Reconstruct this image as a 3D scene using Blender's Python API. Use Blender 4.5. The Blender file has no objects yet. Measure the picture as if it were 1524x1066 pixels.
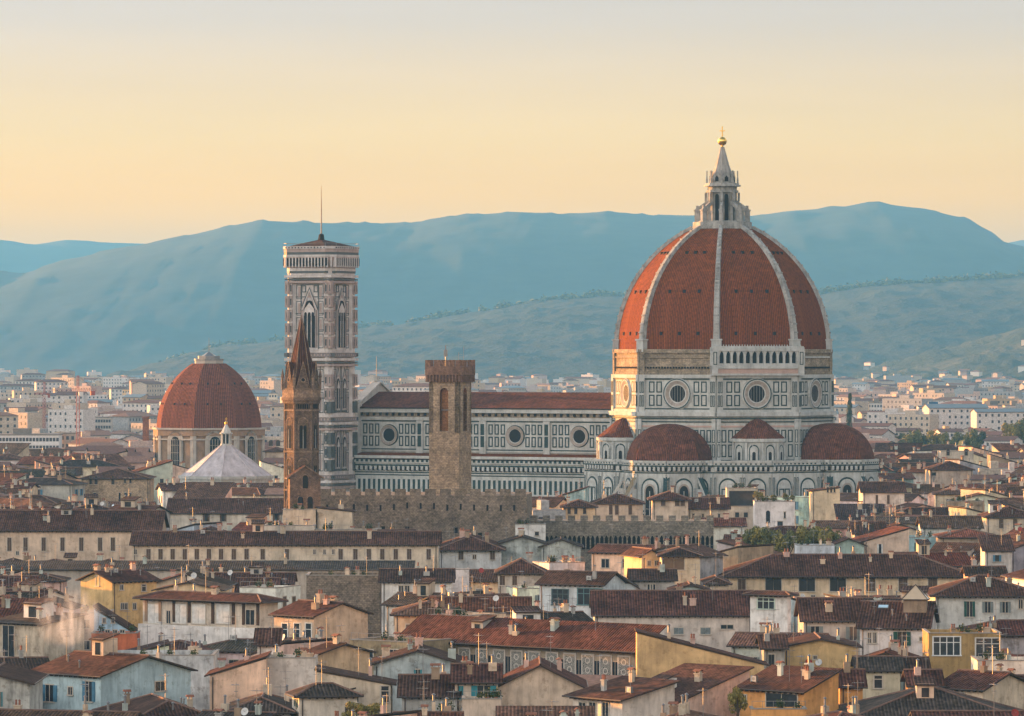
# Evening view over an old Tuscan town: cathedral with red dome, bell tower, brick towers, roofs, hazy hills.
SKY_STR = 0.12
EXPO = 2.1
HAZE_D = 5.5e-5
HAZE_C = (0.15, 0.515, 1.0)
SKY_STOPS = [(0.0, (0.44, 0.182, 0.010)), (0.03, (0.398, 0.185, 0.012)), (0.044, (0.318, 0.192, 0.064)), (0.068, (0.207, 0.166, 0.135)), (0.1, (0.18, 0.164, 0.156)), (0.2, (0.67, 0.595, 0.525)), (0.45, (0.65, 0.58, 0.52)), (0.62, (0.164, 0.18, 0.205)), (1.0, (0.066, 0.09, 0.131))]
import bpy, math, random
from math import sin, cos, tan, radians, pi, sqrt
from mathutils import Vector, Matrix, noise
scene = bpy.context.scene
COL = scene.collection

# ---------------------------------------------------------------- camera, sky, sun, exposure
F = 7400.0          # focal length in photograph pixels (1524 wide)
HC = 56.0           # eye height above the old town's streets (a hill terrace south of the river)
HOR = 525.0         # row of the horizon in the photograph
cam_d = bpy.data.cameras.new("camera")
cam = bpy.data.objects.new("camera", cam_d); COL.objects.link(cam)
cam.location = (0, 0, HC); cam.rotation_euler = (pi / 2, 0, 0)
cam_d.sensor_width = 36.0; cam_d.lens = 36.0 * F / 1524.0
cam_d.shift_y = (HOR - 533.0) / 1524.0
cam_d.clip_start = 1.0; cam_d.clip_end = 60000.0
scene.camera = cam

SUN_AZ = radians(122)      # towards the sun, turned left from the direction dome -> camera
SUN_EL = radians(4.6)
sun_dir = Vector((-sin(SUN_AZ) * cos(SUN_EL), -cos(SUN_AZ) * cos(SUN_EL), sin(SUN_EL)))
sd = bpy.data.lights.new("sun", 'SUN'); sd.energy = 5.0; sd.angle = radians(0.6)
sd.color = (1.0, 0.41, 0.09)
sun = bpy.data.objects.new("sun", sd); COL.objects.link(sun)
sun.rotation_euler = sun_dir.to_track_quat('Z', 'Y').to_euler()

world = bpy.data.worlds.new("World"); scene.world = world; world.use_nodes = True
wn = world.node_tree; wn.nodes.clear()
def N(t, typ, **kw):
    n = t.nodes.new(typ)
    for k, v in kw.items():
        if k.startswith('i_'):
            n.inputs[k[2:].replace('_', ' ')].default_value = v
        else: setattr(n, k, v)
    return n
def ramp(t, stops, interp='LINEAR'):
    r = t.nodes.new('ShaderNodeValToRGB'); e = r.color_ramp.elements; r.color_ramp.interpolation = interp
    while len(e) < len(stops): e.new(0.5)
    for i, (p, c) in enumerate(stops): e[i].position = p; e[i].color = (c[0], c[1], c[2], 1)
    return r
tc = N(wn, 'ShaderNodeTexCoord'); sx = N(wn, 'ShaderNodeSeparateXYZ'); wn.links.new(tc.outputs['Generated'], sx.inputs[0])
sky = N(wn, 'ShaderNodeTexSky', sky_type='NISHITA', sun_disc=False, sun_elevation=SUN_EL,
        sun_rotation=math.atan2(sun_dir.x, sun_dir.y), air_density=1.0, dust_density=1.5, ozone_density=2.0)
bg_sky = N(wn, 'ShaderNodeBackground'); bg_sky.inputs['Strength'].default_value = SKY_STR
wn.links.new(sky.outputs[0], bg_sky.inputs['Color'])
# pale evening veil laid over the whole sky by height above the horizon
mr = N(wn, 'ShaderNodeMapRange'); mr.inputs['From Min'].default_value = 0.0; mr.inputs['From Max'].default_value = 1.0
wn.links.new(sx.outputs['Z'], mr.inputs['Value'])
low = ramp(wn, SKY_STOPS)  # bright warm band above the view is added to fill shaded walls
wn.links.new(mr.outputs[0], low.inputs[0])
bg_low = N(wn, 'ShaderNodeBackground'); bg_low.inputs['Strength'].default_value = 1.0
cirr = N(wn, 'ShaderNodeTexNoise'); cirr.inputs['Scale'].default_value = 1.0; cirr.inputs['Detail'].default_value = 5
cmap = N(wn, 'ShaderNodeMapping'); cmap.inputs['Scale'].default_value = (9, 9, 95); cmap.inputs['Rotation'].default_value = (0.0, 0.05, 0)
wn.links.new(tc.outputs['Generated'], cmap.inputs['Vector']); wn.links.new(cmap.outputs[0], cirr.inputs['Vector'])
side = N(wn, 'ShaderNodeMath', operation='MULTIPLY'); side.inputs[1].default_value = -0.55; wn.links.new(sx.outputs['X'], side.inputs[0])
cadd = N(wn, 'ShaderNodeMath', operation='MULTIPLY_ADD'); cadd.inputs[1].default_value = 0.16; cadd.inputs[2].default_value = 0.92; wn.links.new(cirr.outputs['Fac'], cadd.inputs[0])
csum = N(wn, 'ShaderNodeMath', operation='ADD'); wn.links.new(cadd.outputs[0], csum.inputs[0]); wn.links.new(side.outputs[0], csum.inputs[1])
cmx = N(wn, 'ShaderNodeVectorMath', operation='SCALE'); wn.links.new(low.outputs[0], cmx.inputs[0]); wn.links.new(csum.outputs[0], cmx.inputs['Scale'])
wn.links.new(cmx.outputs[0], bg_low.inputs['Color'])
veil = ramp(wn, [(0.0, (1, 1, 1)), (0.12, (1, 1, 1)), (0.5, (0.75, 0.75, 0.75)), (1.0, (0.5, 0.5, 0.5))])
wn.links.new(mr.outputs[0], veil.inputs[0])
mx = N(wn, 'ShaderNodeMixShader'); wo = N(wn, 'ShaderNodeOutputWorld')
wn.links.new(veil.outputs[0], mx.inputs[0]); wn.links.new(bg_sky.outputs[0], mx.inputs[1]); wn.links.new(bg_low.outputs[0], mx.inputs[2])
wn.links.new(mx.outputs[0], wo.inputs[0])
vs = scene.view_settings; scene.display_settings.display_device = 'sRGB'
vs.view_transform = 'Standard'; vs.look = 'None'; vs.exposure = EXPO; vs.gamma = 1.0; vs.use_curve_mapping = False
scene.cycles.max_bounces = 5; scene.cycles.diffuse_bounces = 3; scene.cycles.glossy_bounces = 2
scene.cycles.transmission_bounces = 2; scene.cycles.transparent_max_bounces = 6; scene.cycles.volume_bounces = 1
scene.cycles.sample_clamp_indirect = 6.0; scene.cycles.use_denoising = True

# ---------------------------------------------------------------- helpers
def X(px, Y): return (px - 762.0) / F * Y
def Z(py, Y): return HC - (py - HOR) / F * Y
def YD(py, h): return (HC - h) * F / (py - HOR)      # how far away something of height h shows at this row

class MB:
    """collects faces; build() links them as one mesh object, UVs in metres on every face"""
    def __init__(s): s.v = []; s.f = []; s.m = []; s.M = None
    def face(s, pts, m=0):
        n = len(s.v)
        for p in pts:
            p = Vector(p); s.v.append(s.M @ p if s.M is not None else p)
        s.f.append(tuple(range(n, n + len(pts)))); s.m.append(m)
    def box(s, x0, x1, y0, y1, z0, z1, m=0, bottom=True):
        a = [(x0,y0,z0),(x1,y0,z0),(x1,y1,z0),(x0,y1,z0),(x0,y0,z1),(x1,y0,z1),(x1,y1,z1),(x0,y1,z1)]
        for q in ((0,1,5,4),(1,2,6,5),(2,3,7,6),(3,0,4,7),(4,5,6,7)): s.face([a[i] for i in q], m)
        if bottom: s.face([a[i] for i in (3,2,1,0)], m)
    def prism(s, poly, z0, z1, m=0, cap=True, r1=1.0, bottom=False):
        n = len(poly); cx = sum(p[0] for p in poly) / n; cy = sum(p[1] for p in poly) / n
        top = [(cx + (p[0]-cx)*r1, cy + (p[1]-cy)*r1, z1) for p in poly]
        for i in range(n):
            j = (i+1) % n
            s.face([(poly[i][0],poly[i][1],z0),(poly[j][0],poly[j][1],z0),top[j],top[i]], m)
        if cap: s.face(top, m)
        if bottom: s.face([(p[0],p[1],z0) for p in reversed(poly)], m)
    def lathe(s, prof, n=16, m=0, cx=0, cy=0, a0=0.0, a1=2*pi, rot=0.0):
        full = abs(a1 - a0 - 2*pi) < 1e-6
        for k in range(n):
            u0 = a0 + (a1-a0)*k/n + rot; u1 = a0 + (a1-a0)*(k+1)/n + rot
            for (r0, z0), (r1, z1) in zip(prof, prof[1:]):
                p = [(cx+r0*cos(u0), cy+r0*sin(u0), z0), (cx+r0*cos(u1), cy+r0*sin(u1), z0),
                     (cx+r1*cos(u1), cy+r1*sin(u1), z1), (cx+r1*cos(u0), cy+r1*sin(u0), z1)]
                if r0 < 1e-4: p = [p[0], p[2], p[3]]
                elif r1 < 1e-4: p = [p[0], p[1], p[2]]
                s.face(p, m)
    def tube(s, p0, p1, r0, r1=None, n=6, m=0):
        r1 = r0 if r1 is None else r1
        p0 = Vector(p0); p1 = Vector(p1); d = (p1-p0).normalized()
        a = d.orthogonal().normalized(); b = d.cross(a)
        for k in range(n):
            u0 = 2*pi*k/n; u1 = 2*pi*(k+1)/n
            c0 = a*cos(u0)+b*sin(u0); c1 = a*cos(u1)+b*sin(u1)
            s.face([p0+c0*r0, p0+c1*r0, p1+c1*r1, p1+c0*r1], m)
        s.face([p1+(a*cos(2*pi*k/n)+b*sin(2*pi*k/n))*r1 for k in range(n)], m)
    def slab(s, poly, t, m=0, mb=1):
        """a sloping sheet (roof slope) of thickness t hung below the polygon"""
        s.face(poly, m)
        lo = [(p[0], p[1], p[2]-t) for p in poly]
        s.face(list(reversed(lo)), mb)
        for i in range(len(poly)):
            j = (i+1) % len(poly)
            s.face([lo[i], lo[j], poly[j], poly[i]], mb)
    def mesh(s, name, mats):
        me = bpy.data.meshes.new(name)
        me.from_pydata([tuple(v) for v in s.v], [], s.f)
        for m in mats: me.materials.append(m)
        me.polygons.foreach_set('material_index', s.m)
        uv = me.uv_layers.new(name='UVMap'); out = []
        for f in s.f:
            P = [s.v[i] for i in f]
            n = Vector((0,0,0))
            for i in range(len(P)):
                a = P[i]; b = P[(i+1) % len(P)]
                n += Vector(((a.y-b.y)*(a.z+b.z), (a.z-b.z)*(a.x+b.x), (a.x-b.x)*(a.y+b.y)))
            if n.length < 1e-9: n = Vector((0,0,1))
            n.normalize()
            h = Vector((-n.y, n.x, 0))
            h = Vector((1,0,0)) if h.length < 1e-3 else h.normalized()
            t = n.cross(h)
            for p in P: out += [p.dot(h), p.dot(t)]
        uv.data.foreach_set('uv', out)
        me.update(); return me
    def build(s, name, mats, parent=None, color=None, smooth=False):
        if not isinstance(mats, (list, tuple)): mats = [mats]
        me = s.mesh(name, mats)
        if smooth: 
            for p in me.polygons: p.use_smooth = True
        return link(name, me, parent, color)
def link(name, me, parent=None, color=None):
    o = bpy.data.objects.new(name, me); COL.objects.link(o)
    if parent: o.parent = parent
    if color: o.color = (color[0], color[1], color[2], 1)
    return o
LABELLED = []
def tag(o, label=None, cat=None, group=None, kind=None):
    if label: o['label'] = label
    if cat: o['category'] = cat
    if group: o['group'] = group
    if kind: o['kind'] = kind
    return o
def empty(name, loc, rz=0.0):
    o = bpy.data.objects.new(name, None); COL.objects.link(o)
    o.location = loc; o.rotation_euler = (0, 0, rz); o.empty_display_size = 1; return o
def copy_tree(o, parent=None):
    c = o.copy(); COL.objects.link(c)
    if parent: c.parent = parent
    for ch in list(o.children): copy_tree(ch, c)
    return c
def lerp(a, b, t): return a + (b-a)*t
def poly_at(pts, x):
    if x <= pts[0][0]: return pts[0][1]
    for (a, b), (c, d) in zip(pts, pts[1:]):
        if x <= c:
            t = (x-a)/(c-a); t = t*t*(3-2*t)*0.5 + t*0.5
            return b + (d-b)*t
    return pts[-1][1]

# ---------------------------------------------------------------- materials
def mat(name, rough=0.85):
    m = bpy.data.materials.new(name); m.use_nodes = True
    t = m.node_tree; b = t.nodes['Principled BSDF']; b.inputs['Roughness'].default_value = rough
    b.inputs['Specular IOR Level'].default_value = 0.25
    return m, t, b
def tint(t, col_out, fac_out, lo, hi):
    """multiply a colour by a value running lo..hi"""
    r = N(t, 'ShaderNodeMapRange'); r.inputs['From Min'].default_value = 0.3; r.inputs['From Max'].default_value = 0.7
    r.inputs['To Min'].default_value = lo; r.inputs['To Max'].default_value = hi; r.clamp = False
    t.links.new(fac_out, r.inputs['Value'])
    v = N(t, 'ShaderNodeVectorMath', operation='SCALE')
    t.links.new(col_out, v.inputs[0]); t.links.new(r.outputs[0], v.inputs['Scale'])
    return v.outputs[0]
def noise_n(t, vec, scale, detail=3, rough=0.55, stretch=None):
    if stretch:
        mp = N(t, 'ShaderNodeMapping'); mp.inputs['Scale'].default_value = stretch
        t.links.new(vec, mp.inputs['Vector']); vec = mp.outputs[0]
    n = N(t, 'ShaderNodeTexNoise'); n.inputs['Scale'].default_value = scale; n.inputs['Detail'].default_value = detail
    n.inputs['Roughness'].default_value = rough
    t.links.new(vec, n.inputs['Vector']); return n.outputs['Fac']
def bump(t, b, h, strength=0.5, dist=0.1):
    bp = N(t, 'ShaderNodeBump'); bp.inputs['Strength'].default_value = strength; bp.inputs['Distance'].default_value = dist
    t.links.new(h, bp.inputs['Height']); t.links.new(bp.outputs[0], b.inputs['Normal'])
def uvrand(t):
    """uv moved by a per-object random amount so that no two things wear alike"""
    tc = N(t, 'ShaderNodeTexCoord'); oi = N(t, 'ShaderNodeObjectInfo')
    sc = N(t, 'ShaderNodeVectorMath', operation='SCALE'); sc.inputs['Scale'].default_value = 97.0
    cb = N(t, 'ShaderNodeCombineXYZ'); t.links.new(oi.outputs['Random'], cb.inputs[2])
    t.links.new(cb.outputs[0], sc.inputs[0])
    ad = N(t, 'ShaderNodeVectorMath', operation='ADD'); t.links.new(tc.outputs['UV'], ad.inputs[0]); t.links.new(sc.outputs[0], ad.inputs[1])
    return tc, ad.outputs[0], oi
def m_tiles(name, fixed=None, pitch=0.42, amp=1.0):
    m, t, b = mat(name, 0.95); b.inputs['Specular IOR Level'].default_value = 0.08
    tc, uv, oi = uvrand(t)
    if fixed:
        c = N(t, 'ShaderNodeRGB'); c.outputs[0].default_value = (*fixed, 1); col = c.outputs[0]
    else: col = oi.outputs['Color']
    big = noise_n(t, uv, 0.22, 4, 0.65)
    col = tint(t, col, big, 1 - 0.5*amp, 1 + 0.5*amp)
    drip = noise_n(t, uv, 1.0, 3, 0.6, (1.1, 0.10, 1)); col = tint(t, col, drip, 1 - 0.18*amp, 1 + 0.18*amp)
    # single tiles: long cells running up the slope
    mp = N(t, 'ShaderNodeMapping'); mp.inputs['Scale'].default_value = (1/pitch, 1/(pitch*1.3), 1)
    t.links.new(uv, mp.inputs['Vector'])
    wn_ = N(t, 'ShaderNodeTexWhiteNoise'); fl = N(t, 'ShaderNodeVectorMath', operation='FLOOR')
    t.links.new(mp.outputs[0], fl.inputs[0]); t.links.new(fl.outputs[0], wn_.inputs['Vector'])
    col = tint(t, col, wn_.outputs['Value'], 1 - 0.17*amp, 1 + 0.17*amp)
    lich = noise_n(t, uv, 0.9, 5, 0.7)
    r = ramp(t, [(0.50, (0, 0, 0)), (0.72, (1, 1, 1))]); t.links.new(lich, r.inputs[0])
    mix = N(t, 'ShaderNodeMixRGB'); mix.inputs[2].default_value = (0.10, 0.072, 0.052, 1)
    ml = N(t, 'ShaderNodeMath', operation='MULTIPLY'); ml.inputs[1].default_value = 0.30*amp
    t.links.new(r.outputs[0], ml.inputs[0]); t.links.new(ml.outputs[0], mix.inputs[0]); t.links.new(col, mix.inputs[1])
    # channels between the rows of cover tiles
    sp = N(t, 'ShaderNodeSeparateXYZ'); t.links.new(uv, sp.inputs[0])
    mu = N(t, 'ShaderNodeMath', operation='MULTIPLY'); mu.inputs[1].default_value = 2*pi/pitch
    sn = N(t, 'ShaderNodeMath', operation='SINE'); t.links.new(sp.outputs[0], mu.inputs[0]); t.links.new(mu.outputs[0], sn.inputs[0])
    r2 = N(t, 'ShaderNodeMapRange'); r2.inputs['From Min'].default_value = -1; r2.inputs['From Max'].default_value = 1
    r2.inputs['To Min'].default_value = 0.55; r2.inputs['To Max'].default_value = 1.3
    t.links.new(sn.outputs[0], r2.inputs['Value'])
    v = N(t, 'ShaderNodeVectorMath', operation='SCALE'); t.links.new(mix.outputs[0], v.inputs[0]); t.links.new(r2.outputs[0], v.inputs['Scale'])
    t.links.new(v.outputs[0], b.inputs['Base Color'])
    bump(t, b, sn.outputs[0], 0.75, 0.06)
    return m
def m_plaster(name, dirt=0.30, use_obj=True, fixed=None):
    m, t, b = mat(name, 0.92)
    tc, uv, oi = uvrand(t)
    if fixed:
        c = N(t, 'ShaderNodeRGB'); c.outputs[0].default_value = (*fixed, 1); col = c.outputs[0]
    else: col = oi.outputs['Color']
    a = noise_n(t, uv, 0.35, 4, 0.6)
    col = tint(t, col, a, 1 - dirt*0.5, 1 + dirt*0.35)
    st = noise_n(t, uv, 1.0, 5, 0.7, (1.3, 0.2, 1))       # rain streaks
    r = ramp(t, [(0.46, (0, 0, 0)), (0.75, (1, 1, 1))]); t.links.new(st, r.inputs[0])
    ml = N(t, 'ShaderNodeMath', operation='MULTIPLY'); ml.inputs[1].default_value = dirt
    t.links.new(r.outputs[0], ml.inputs[0])
    mix = N(t, 'ShaderNodeMixRGB', blend_type='MULTIPLY'); mix.inputs[2].default_value = (0.42, 0.40, 0.38, 1)
    t.links.new(ml.outputs[0], mix.inputs[0]); t.links.new(col, mix.inputs[1])
    pt = noise_n(t, uv, 0.8, 6, 0.7); r3 = ramp(t, [(0.56, (0, 0, 0)), (0.62, (1, 1, 1))]); t.links.new(pt, r3.inputs[0])
    ml2 = N(t, 'ShaderNodeMath', operation='MULTIPLY'); ml2.inputs[1].default_value = min(1, dirt*1.0); t.links.new(r3.outputs[0], ml2.inputs[0])
    mix2 = N(t, 'ShaderNodeMixRGB', blend_type='MULTIPLY'); mix2.inputs[2].default_value = (0.66, 0.62, 0.58, 1)
    t.links.new(ml2.outputs[0], mix2.inputs[0]); t.links.new(mix.outputs[0], mix2.inputs[1])
    t.links.new(mix2.outputs[0], b.inputs['Base Color'])
    fine = noise_n(t, uv, 6.0, 3); bump(t, b, fine, 0.25, 0.03)
    return m
def m_stone(name, c1, c2, sc=(0.7, 0.35), mortar=None, objcol=False):
    """rubble or coursed stone; sc = block length, height in metres"""
    m, t, b = mat(name, 0.95)
    tc, uv, oi = uvrand(t)
    br = N(t, 'ShaderNodeTexBrick'); br.inputs['Scale'].default_value = 1.0
    br.inputs['Brick Width'].default_value = sc[0]; br.inputs['Row Height'].default_value = sc[1]
    br.inputs['Mortar Size'].default_value = 0.03; br.inputs['Color1'].default_value = (*c1, 1); br.inputs['Color2'].default_value = (*c2, 1)
    mo = mortar or tuple(0.6*(a+b_)/2 for a, b_ in zip(c1, c2)); br.inputs['Mortar'].default_value = (*mo, 1)
    t.links.new(uv, br.inputs['Vector'])
    a = noise_n(t, uv, 0.25, 6, 0.7); col = tint(t, br.outputs['Color'], a, 0.55, 1.4)
    g = noise_n(t, uv, 2.0, 4, 0.7); col = tint(t, col, g, 0.68, 1.32)
    t.links.new(col, b.inputs['Base Color'])
    bump(t, b, g, 0.5, 0.1)
    return m
def m_plain(name, c, rough=0.7, var=0.15, metal=0.0, scale=1.5, objcol=False):
    m, t, b = mat(name, rough); b.inputs['Metallic'].default_value = metal
    tc, uv, oi = uvrand(t)
    if objcol: col = oi.outputs['Color']
    else:
        cc = N(t, 'ShaderNodeRGB'); cc.outputs[0].default_value = (*c, 1); col = cc.outputs[0]
    col = tint(t, col, noise_n(t, uv, scale, 4), 1-var, 1+var)
    t.links.new(col, b.inputs['Base Color']); return m

TILE = m_tiles('roof_tiles')
PLASTER = m_plaster('plaster', 0.62)
STAINED = m_plaster('stained_plaster', 0.95)
WOOD = m_plain('eaves_wood', (0.055, 0.035, 0.025), 0.85)
GUTTER = m_plain('gutter_copper', (0.06, 0.045, 0.038), 0.55, metal=0.3)
PANE = m_plain('window_glass', (0.022, 0.028, 0.034), 0.12, 0.4); PANE.node_tree.nodes['Principled BSDF'].inputs['Specular IOR Level'].default_value = 0.6
FRAME = m_plain('painted_frame', (0.5, 0.5, 0.48), 0.6, objcol=True)
SHUT = m_plain('shutter_paint', (0.1, 0.1, 0.1), 0.6, 0.2, objcol=True)
METAL = m_plain('dull_metal', (0.22, 0.22, 0.22), 0.45, metal=0.6)
ANY = m_plain('painted', (0.5, 0.5, 0.5), 0.7, 0.12, objcol=True)
STONE = m_stone('brown_rubble', (0.25, 0.195, 0.145), (0.165, 0.13, 0.10), (0.55, 0.3))
STONE_T = m_stone('tower_stone', (0.42, 0.31, 0.20), (0.31, 0.225, 0.15), (0.7, 0.35))
BRICKR = m_stone('red_brick', (0.30, 0.125, 0.07), (0.20, 0.085, 0.05), (0.5, 0.2))
DARK = m_plain('dark_opening', (0.018, 0.016, 0.015), 0.9)
# ---------------------------------------------------------------- ground and hills
def m_land(name, c1, c2, c3, sc, BUMPY=0.8):
    m, t, b = mat(name, 0.95)
    tc_ = N(t, 'ShaderNodeTexCoord')
    a = noise_n(t, tc_.outputs['Object'], sc, 6, 0.62)
    r = ramp(t, [(0.40, c1), (0.52, c2), (0.64, c3)]); t.links.new(a, r.inputs[0])
    f = noise_n(t, tc_.outputs['Object'], sc*14, 4, 0.65)
    col = tint(t, r.outputs[0], f, 0.7, 1.3)
    t.links.new(col, b.inputs['Base Color']); bump(t, b, f, BUMPY, 12.0)
    return m
LAND_FAR = m_land('far_woods', (0.026, 0.044, 0.036), (0.030, 0.050, 0.038), (0.034, 0.054, 0.040), 0.0007, 0.15)
LAND_MID = m_land('hill_woods', (0.014, 0.028, 0.022), (0.022, 0.036, 0.026), (0.040, 0.052, 0.036), 0.003)
LAND_NEAR = m_land('hill_olives', (0.018, 0.032, 0.020), (0.030, 0.046, 0.028), (0.075, 0.08, 0.05), 0.006)
g = MB(); n = 40
for i in range(n):
    for j in range(n):
        x0 = -20000 + 40000*i/n; x1 = x0 + 1000; y0 = -3000 + 40000*j/n; y1 = y0 + 1000
        g.face([(x0,y0,0),(x1,y0,0),(x1,y1,0),(x0,y1,0)])
GROUND = m_plain('ground_earth', (0.10, 0.095, 0.075), 0.95, 0.3, scale=0.01)
tag(g.build('ground', GROUND), kind='structure')

def hill(name, Yr, Y0, Y1, line, m, nx, ny, rough, seed, px0=-500, px1=2024, bumpy=0.0, relief=0.032):
    """a real range of hills: its crest stands at distance Yr with the heights of `line`"""
    vs_, fs = [], []
    for j in range(ny+1):
        Y = lerp(Y0, Y1, j/ny)
        for i in range(nx+1):
            px = lerp(px0, px1, i/nx)
            x = X(px, Yr)
            crest = max(Z(poly_at(line, px), Yr), -5)
            u = (Y-Y0)/(Yr-Y0) if Y < Yr else 1 - (Y-Yr)/(Y1-Yr)*0.8
            u = max(0.0, u); s = u*u*(3-2*u)
            s = 0.35*u + 0.65*s
            near = abs(Y-Yr) < (Y1-Y0)/ny*0.6
            q = noise.fractal(Vector((x/rough, Y/rough*0.8, seed)), 0.9, 2.1, 5)
            z = crest*s + (0 if near else q*crest*relief*(u*(1-u)*4)**0.5)
            z = min(z, crest*(0.25+0.75*u)) if not near else z
            if bumpy: z += bumpy*max(0, noise.fractal(Vector((x/70.0, Y/70.0, seed+5)), 0.8, 2.2, 3))*min(1, u*3)
            vs_.append((x, Y, z - 3 if j else -30))
    for j in range(ny):
        for i in range(nx):
            a = j*(nx+1)+i; fs.append((a, a+1, a+nx+2, a+nx+1))
    me = bpy.data.meshes.new(name); me.from_pydata(vs_, [], fs); me.materials.append(m)
    for p in me.polygons: p.use_smooth = True
    o = bpy.data.objects.new(name, me); COL.objects.link(o); return tag(o, kind='structure')
hill('hills', 19500, 17500, 21000, [(-600,352),(-200,345),(0,356),(50,363),(100,356),(160,360),(215,362),(400,372),(1380,372),(1490,362),(1524,356),(1600,350),(2000,370)],
     LAND_FAR, 160, 14, 1500, 3.0, bumpy=6)
MAIN = [(-600,440),(-200,415),(0,402),(35,405),(100,384),(200,364),(270,350),(350,334),(390,327),(460,330),(520,331),(610,331),(690,319),(770,314),(830,317),(900,314),(960,319),(1030,319),
        (1110,322),(1180,312),(1260,306),(1310,302),(1370,308),(1430,322),(1470,342),(1500,361),(1560,372),(2100,400)]
hill('hills', 13000, 10300, 14800, MAIN, LAND_FAR, 300, 40, 1700, 9.0, bumpy=9)
MID = [(-600,640),(60,600),(150,583),(200,562),(260,535),(330,515),(400,507),(470,497),(540,487),(600,481),(680,467),(760,455),(840,443),(900,439),(1000,440),(1100,450),(1200,441),(1245,431),
       (1300,423),(1380,419),(1450,415),(1524,410),(1700,400),(2100,420)]
hill('hills', 9300, 6600, 10300, MID, LAND_MID, 420, 70, 700, 21.0, bumpy=10, relief=0.05)
NEARH = [(-600,700),(1000,700),(1120,640),(1180,600),(1240,565),(1290,549),(1340,538),(1400,518),(1450,507),(1524,484),(1620,462),(2100,440)]
hill('hills', 7300, 5600, 8000, NEARH, LAND_NEAR, 400, 60, 420, 33.0, px0=900, bumpy=14, relief=0.14)
# ---------------------------------------------------------------- air
hz = MB(); hz.box(-5500, 5500, -400, 21400, -31.5, 516)
HM = bpy.data.materials.new('haze_air'); HM.use_nodes = True; ht = HM.node_tree; ht.nodes.clear()
pv = N(ht, 'ShaderNodeVolumePrincipled'); pv.inputs['Color'].default_value = (*HAZE_C, 1); pv.inputs['Density'].default_value = HAZE_D
pv.inputs['Anisotropy'].default_value = 0.0
ho = N(ht, 'ShaderNodeOutputMaterial'); ht.links.new(pv.outputs[0], ho.inputs['Volume'])
tag(hz.build('haze', HM), kind='stuff')
# ---------------------------------------------------------------- cathedral
MW = m_plaster('white_marble', 0.5, fixed=(0.46, 0.475, 0.455))
MR = m_plaster('weathered_marble', 0.9, fixed=(0.36, 0.36, 0.34))
TILE2 = m_tiles('apse_tiles', (0.125, 0.045, 0.026), 0.5, 0.7)
TILE3 = m_tiles('nave_tiles', (0.115, 0.040, 0.024), 0.5, 0.7)
SPLAY = m_plaster('splayed_stone', 0.4, fixed=(0.33, 0.29, 0.25))
MG = m_plain('green_marble', (0.022, 0.045, 0.044), 0.6, 0.3)
MP = m_plaster('pink_marble', 0.3, fixed=(0.46, 0.33, 0.28))
DTILE = m_tiles('dome_tiles', (0.172, 0.047, 0.012), 0.5, 0.55)
RAW = m_stone('raw_masonry', (0.30, 0.24, 0.17), (0.20, 0.165, 0.12), (1.1, 0.5))
MARB = [MW, MG, MP, DARK, DTILE, RAW, METAL, MR, TILE2, TILE3, SPLAY]
GOLD = m_plain('gilt_copper', (0.75, 0.48, 0.12), 0.3, 0.1, metal=1.0)
TH = radians(28)                       # the church is turned 28 degrees from the line of sight
DY = 1330.0; DX = X(1075, DY)
cath = empty('cathedral', (DX, DY, 0), -TH)
tag(cath, 'huge cathedral of white and green marble under a great ribbed red dome with lantern', 'cathedral')
# local axes: -x = west along the nave, -y = south (towards the camera, turned left)
def oct_(R, rot=pi/8, n=8): return [(R*cos(rot+2*pi*k/n), R*sin(rot+2*pi*k/n)) for k in range(n)]
def zc(py): return HC - (py-HOR)/5.564

def wallframe(mb, p0, p1):
    """set mb.M so that x runs p0->p1 along the wall, y points INTO the wall, z up; returns the length"""
    p0 = Vector((p0[0], p0[1], 0)); p1 = Vector((p1[0], p1[1], 0)); d = (p1-p0); L = d.length; d.normalize()
    mb.M = Matrix(((d.x, -d.y, 0, p0.x), (d.y, d.x, 0, p0.y), (0, 0, 1, 0), (0, 0, 0, 1)))
    return L
def frame_(mb, x0, x1, z0, z1, w=0.33, e=0.06, m=1):
    mb.box(x0, x1, -e, 0.05, z0, z0+w, m); mb.box(x0, x1, -e, 0.05, z1-w, z1, m)
    mb.box(x0, x0+w, -e, 0.05, z0+w, z1-w, m); mb.box(x1-w, x1, -e, 0.05, z0+w, z1-w, m)
def panels(mb, x0, x1, z0, z1, n, rows=2, gap=0.45, w=0.34, skip=None):
    pw = (x1-x0)/n; rh = (z1-z0)/rows
    for r in range(rows):
        for k in range(n):
            a = x0+pw*k+gap/2; b = x0+pw*(k+1)-gap/2
            if skip and skip(a, b): continue
            frame_(mb, a, b, z0+rh*r+gap/2, z0+rh*(r+1)-gap/2, w)
def ring(mb, cx, cz, r0, r1, y0, y1, m=0, n=28):
    """ring on a wall; rim r0 at depth y0 to rim r1 at depth y1"""
    for k in range(n):
        u, v = 2*pi*k/n, 2*pi*(k+1)/n
        P = lambda r, a, y: (cx+r*cos(a), y, cz+r*sin(a))
        mb.face([P(r0,u,y0), P(r0,v,y0), P(r1,v,y1), P(r1,u,y1)][::-1], m)
def disc(mb, cx, cz, r, y, m=3, n=28):
    mb.face([(cx+r*cos(2*pi*k/n), y, cz+r*sin(2*pi*k/n)) for k in range(n)], m)
def band(mb, x0, x1, z0, z1, e, m): mb.box(x0, x1, -e, 0.05, z0, z1, m)
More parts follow.
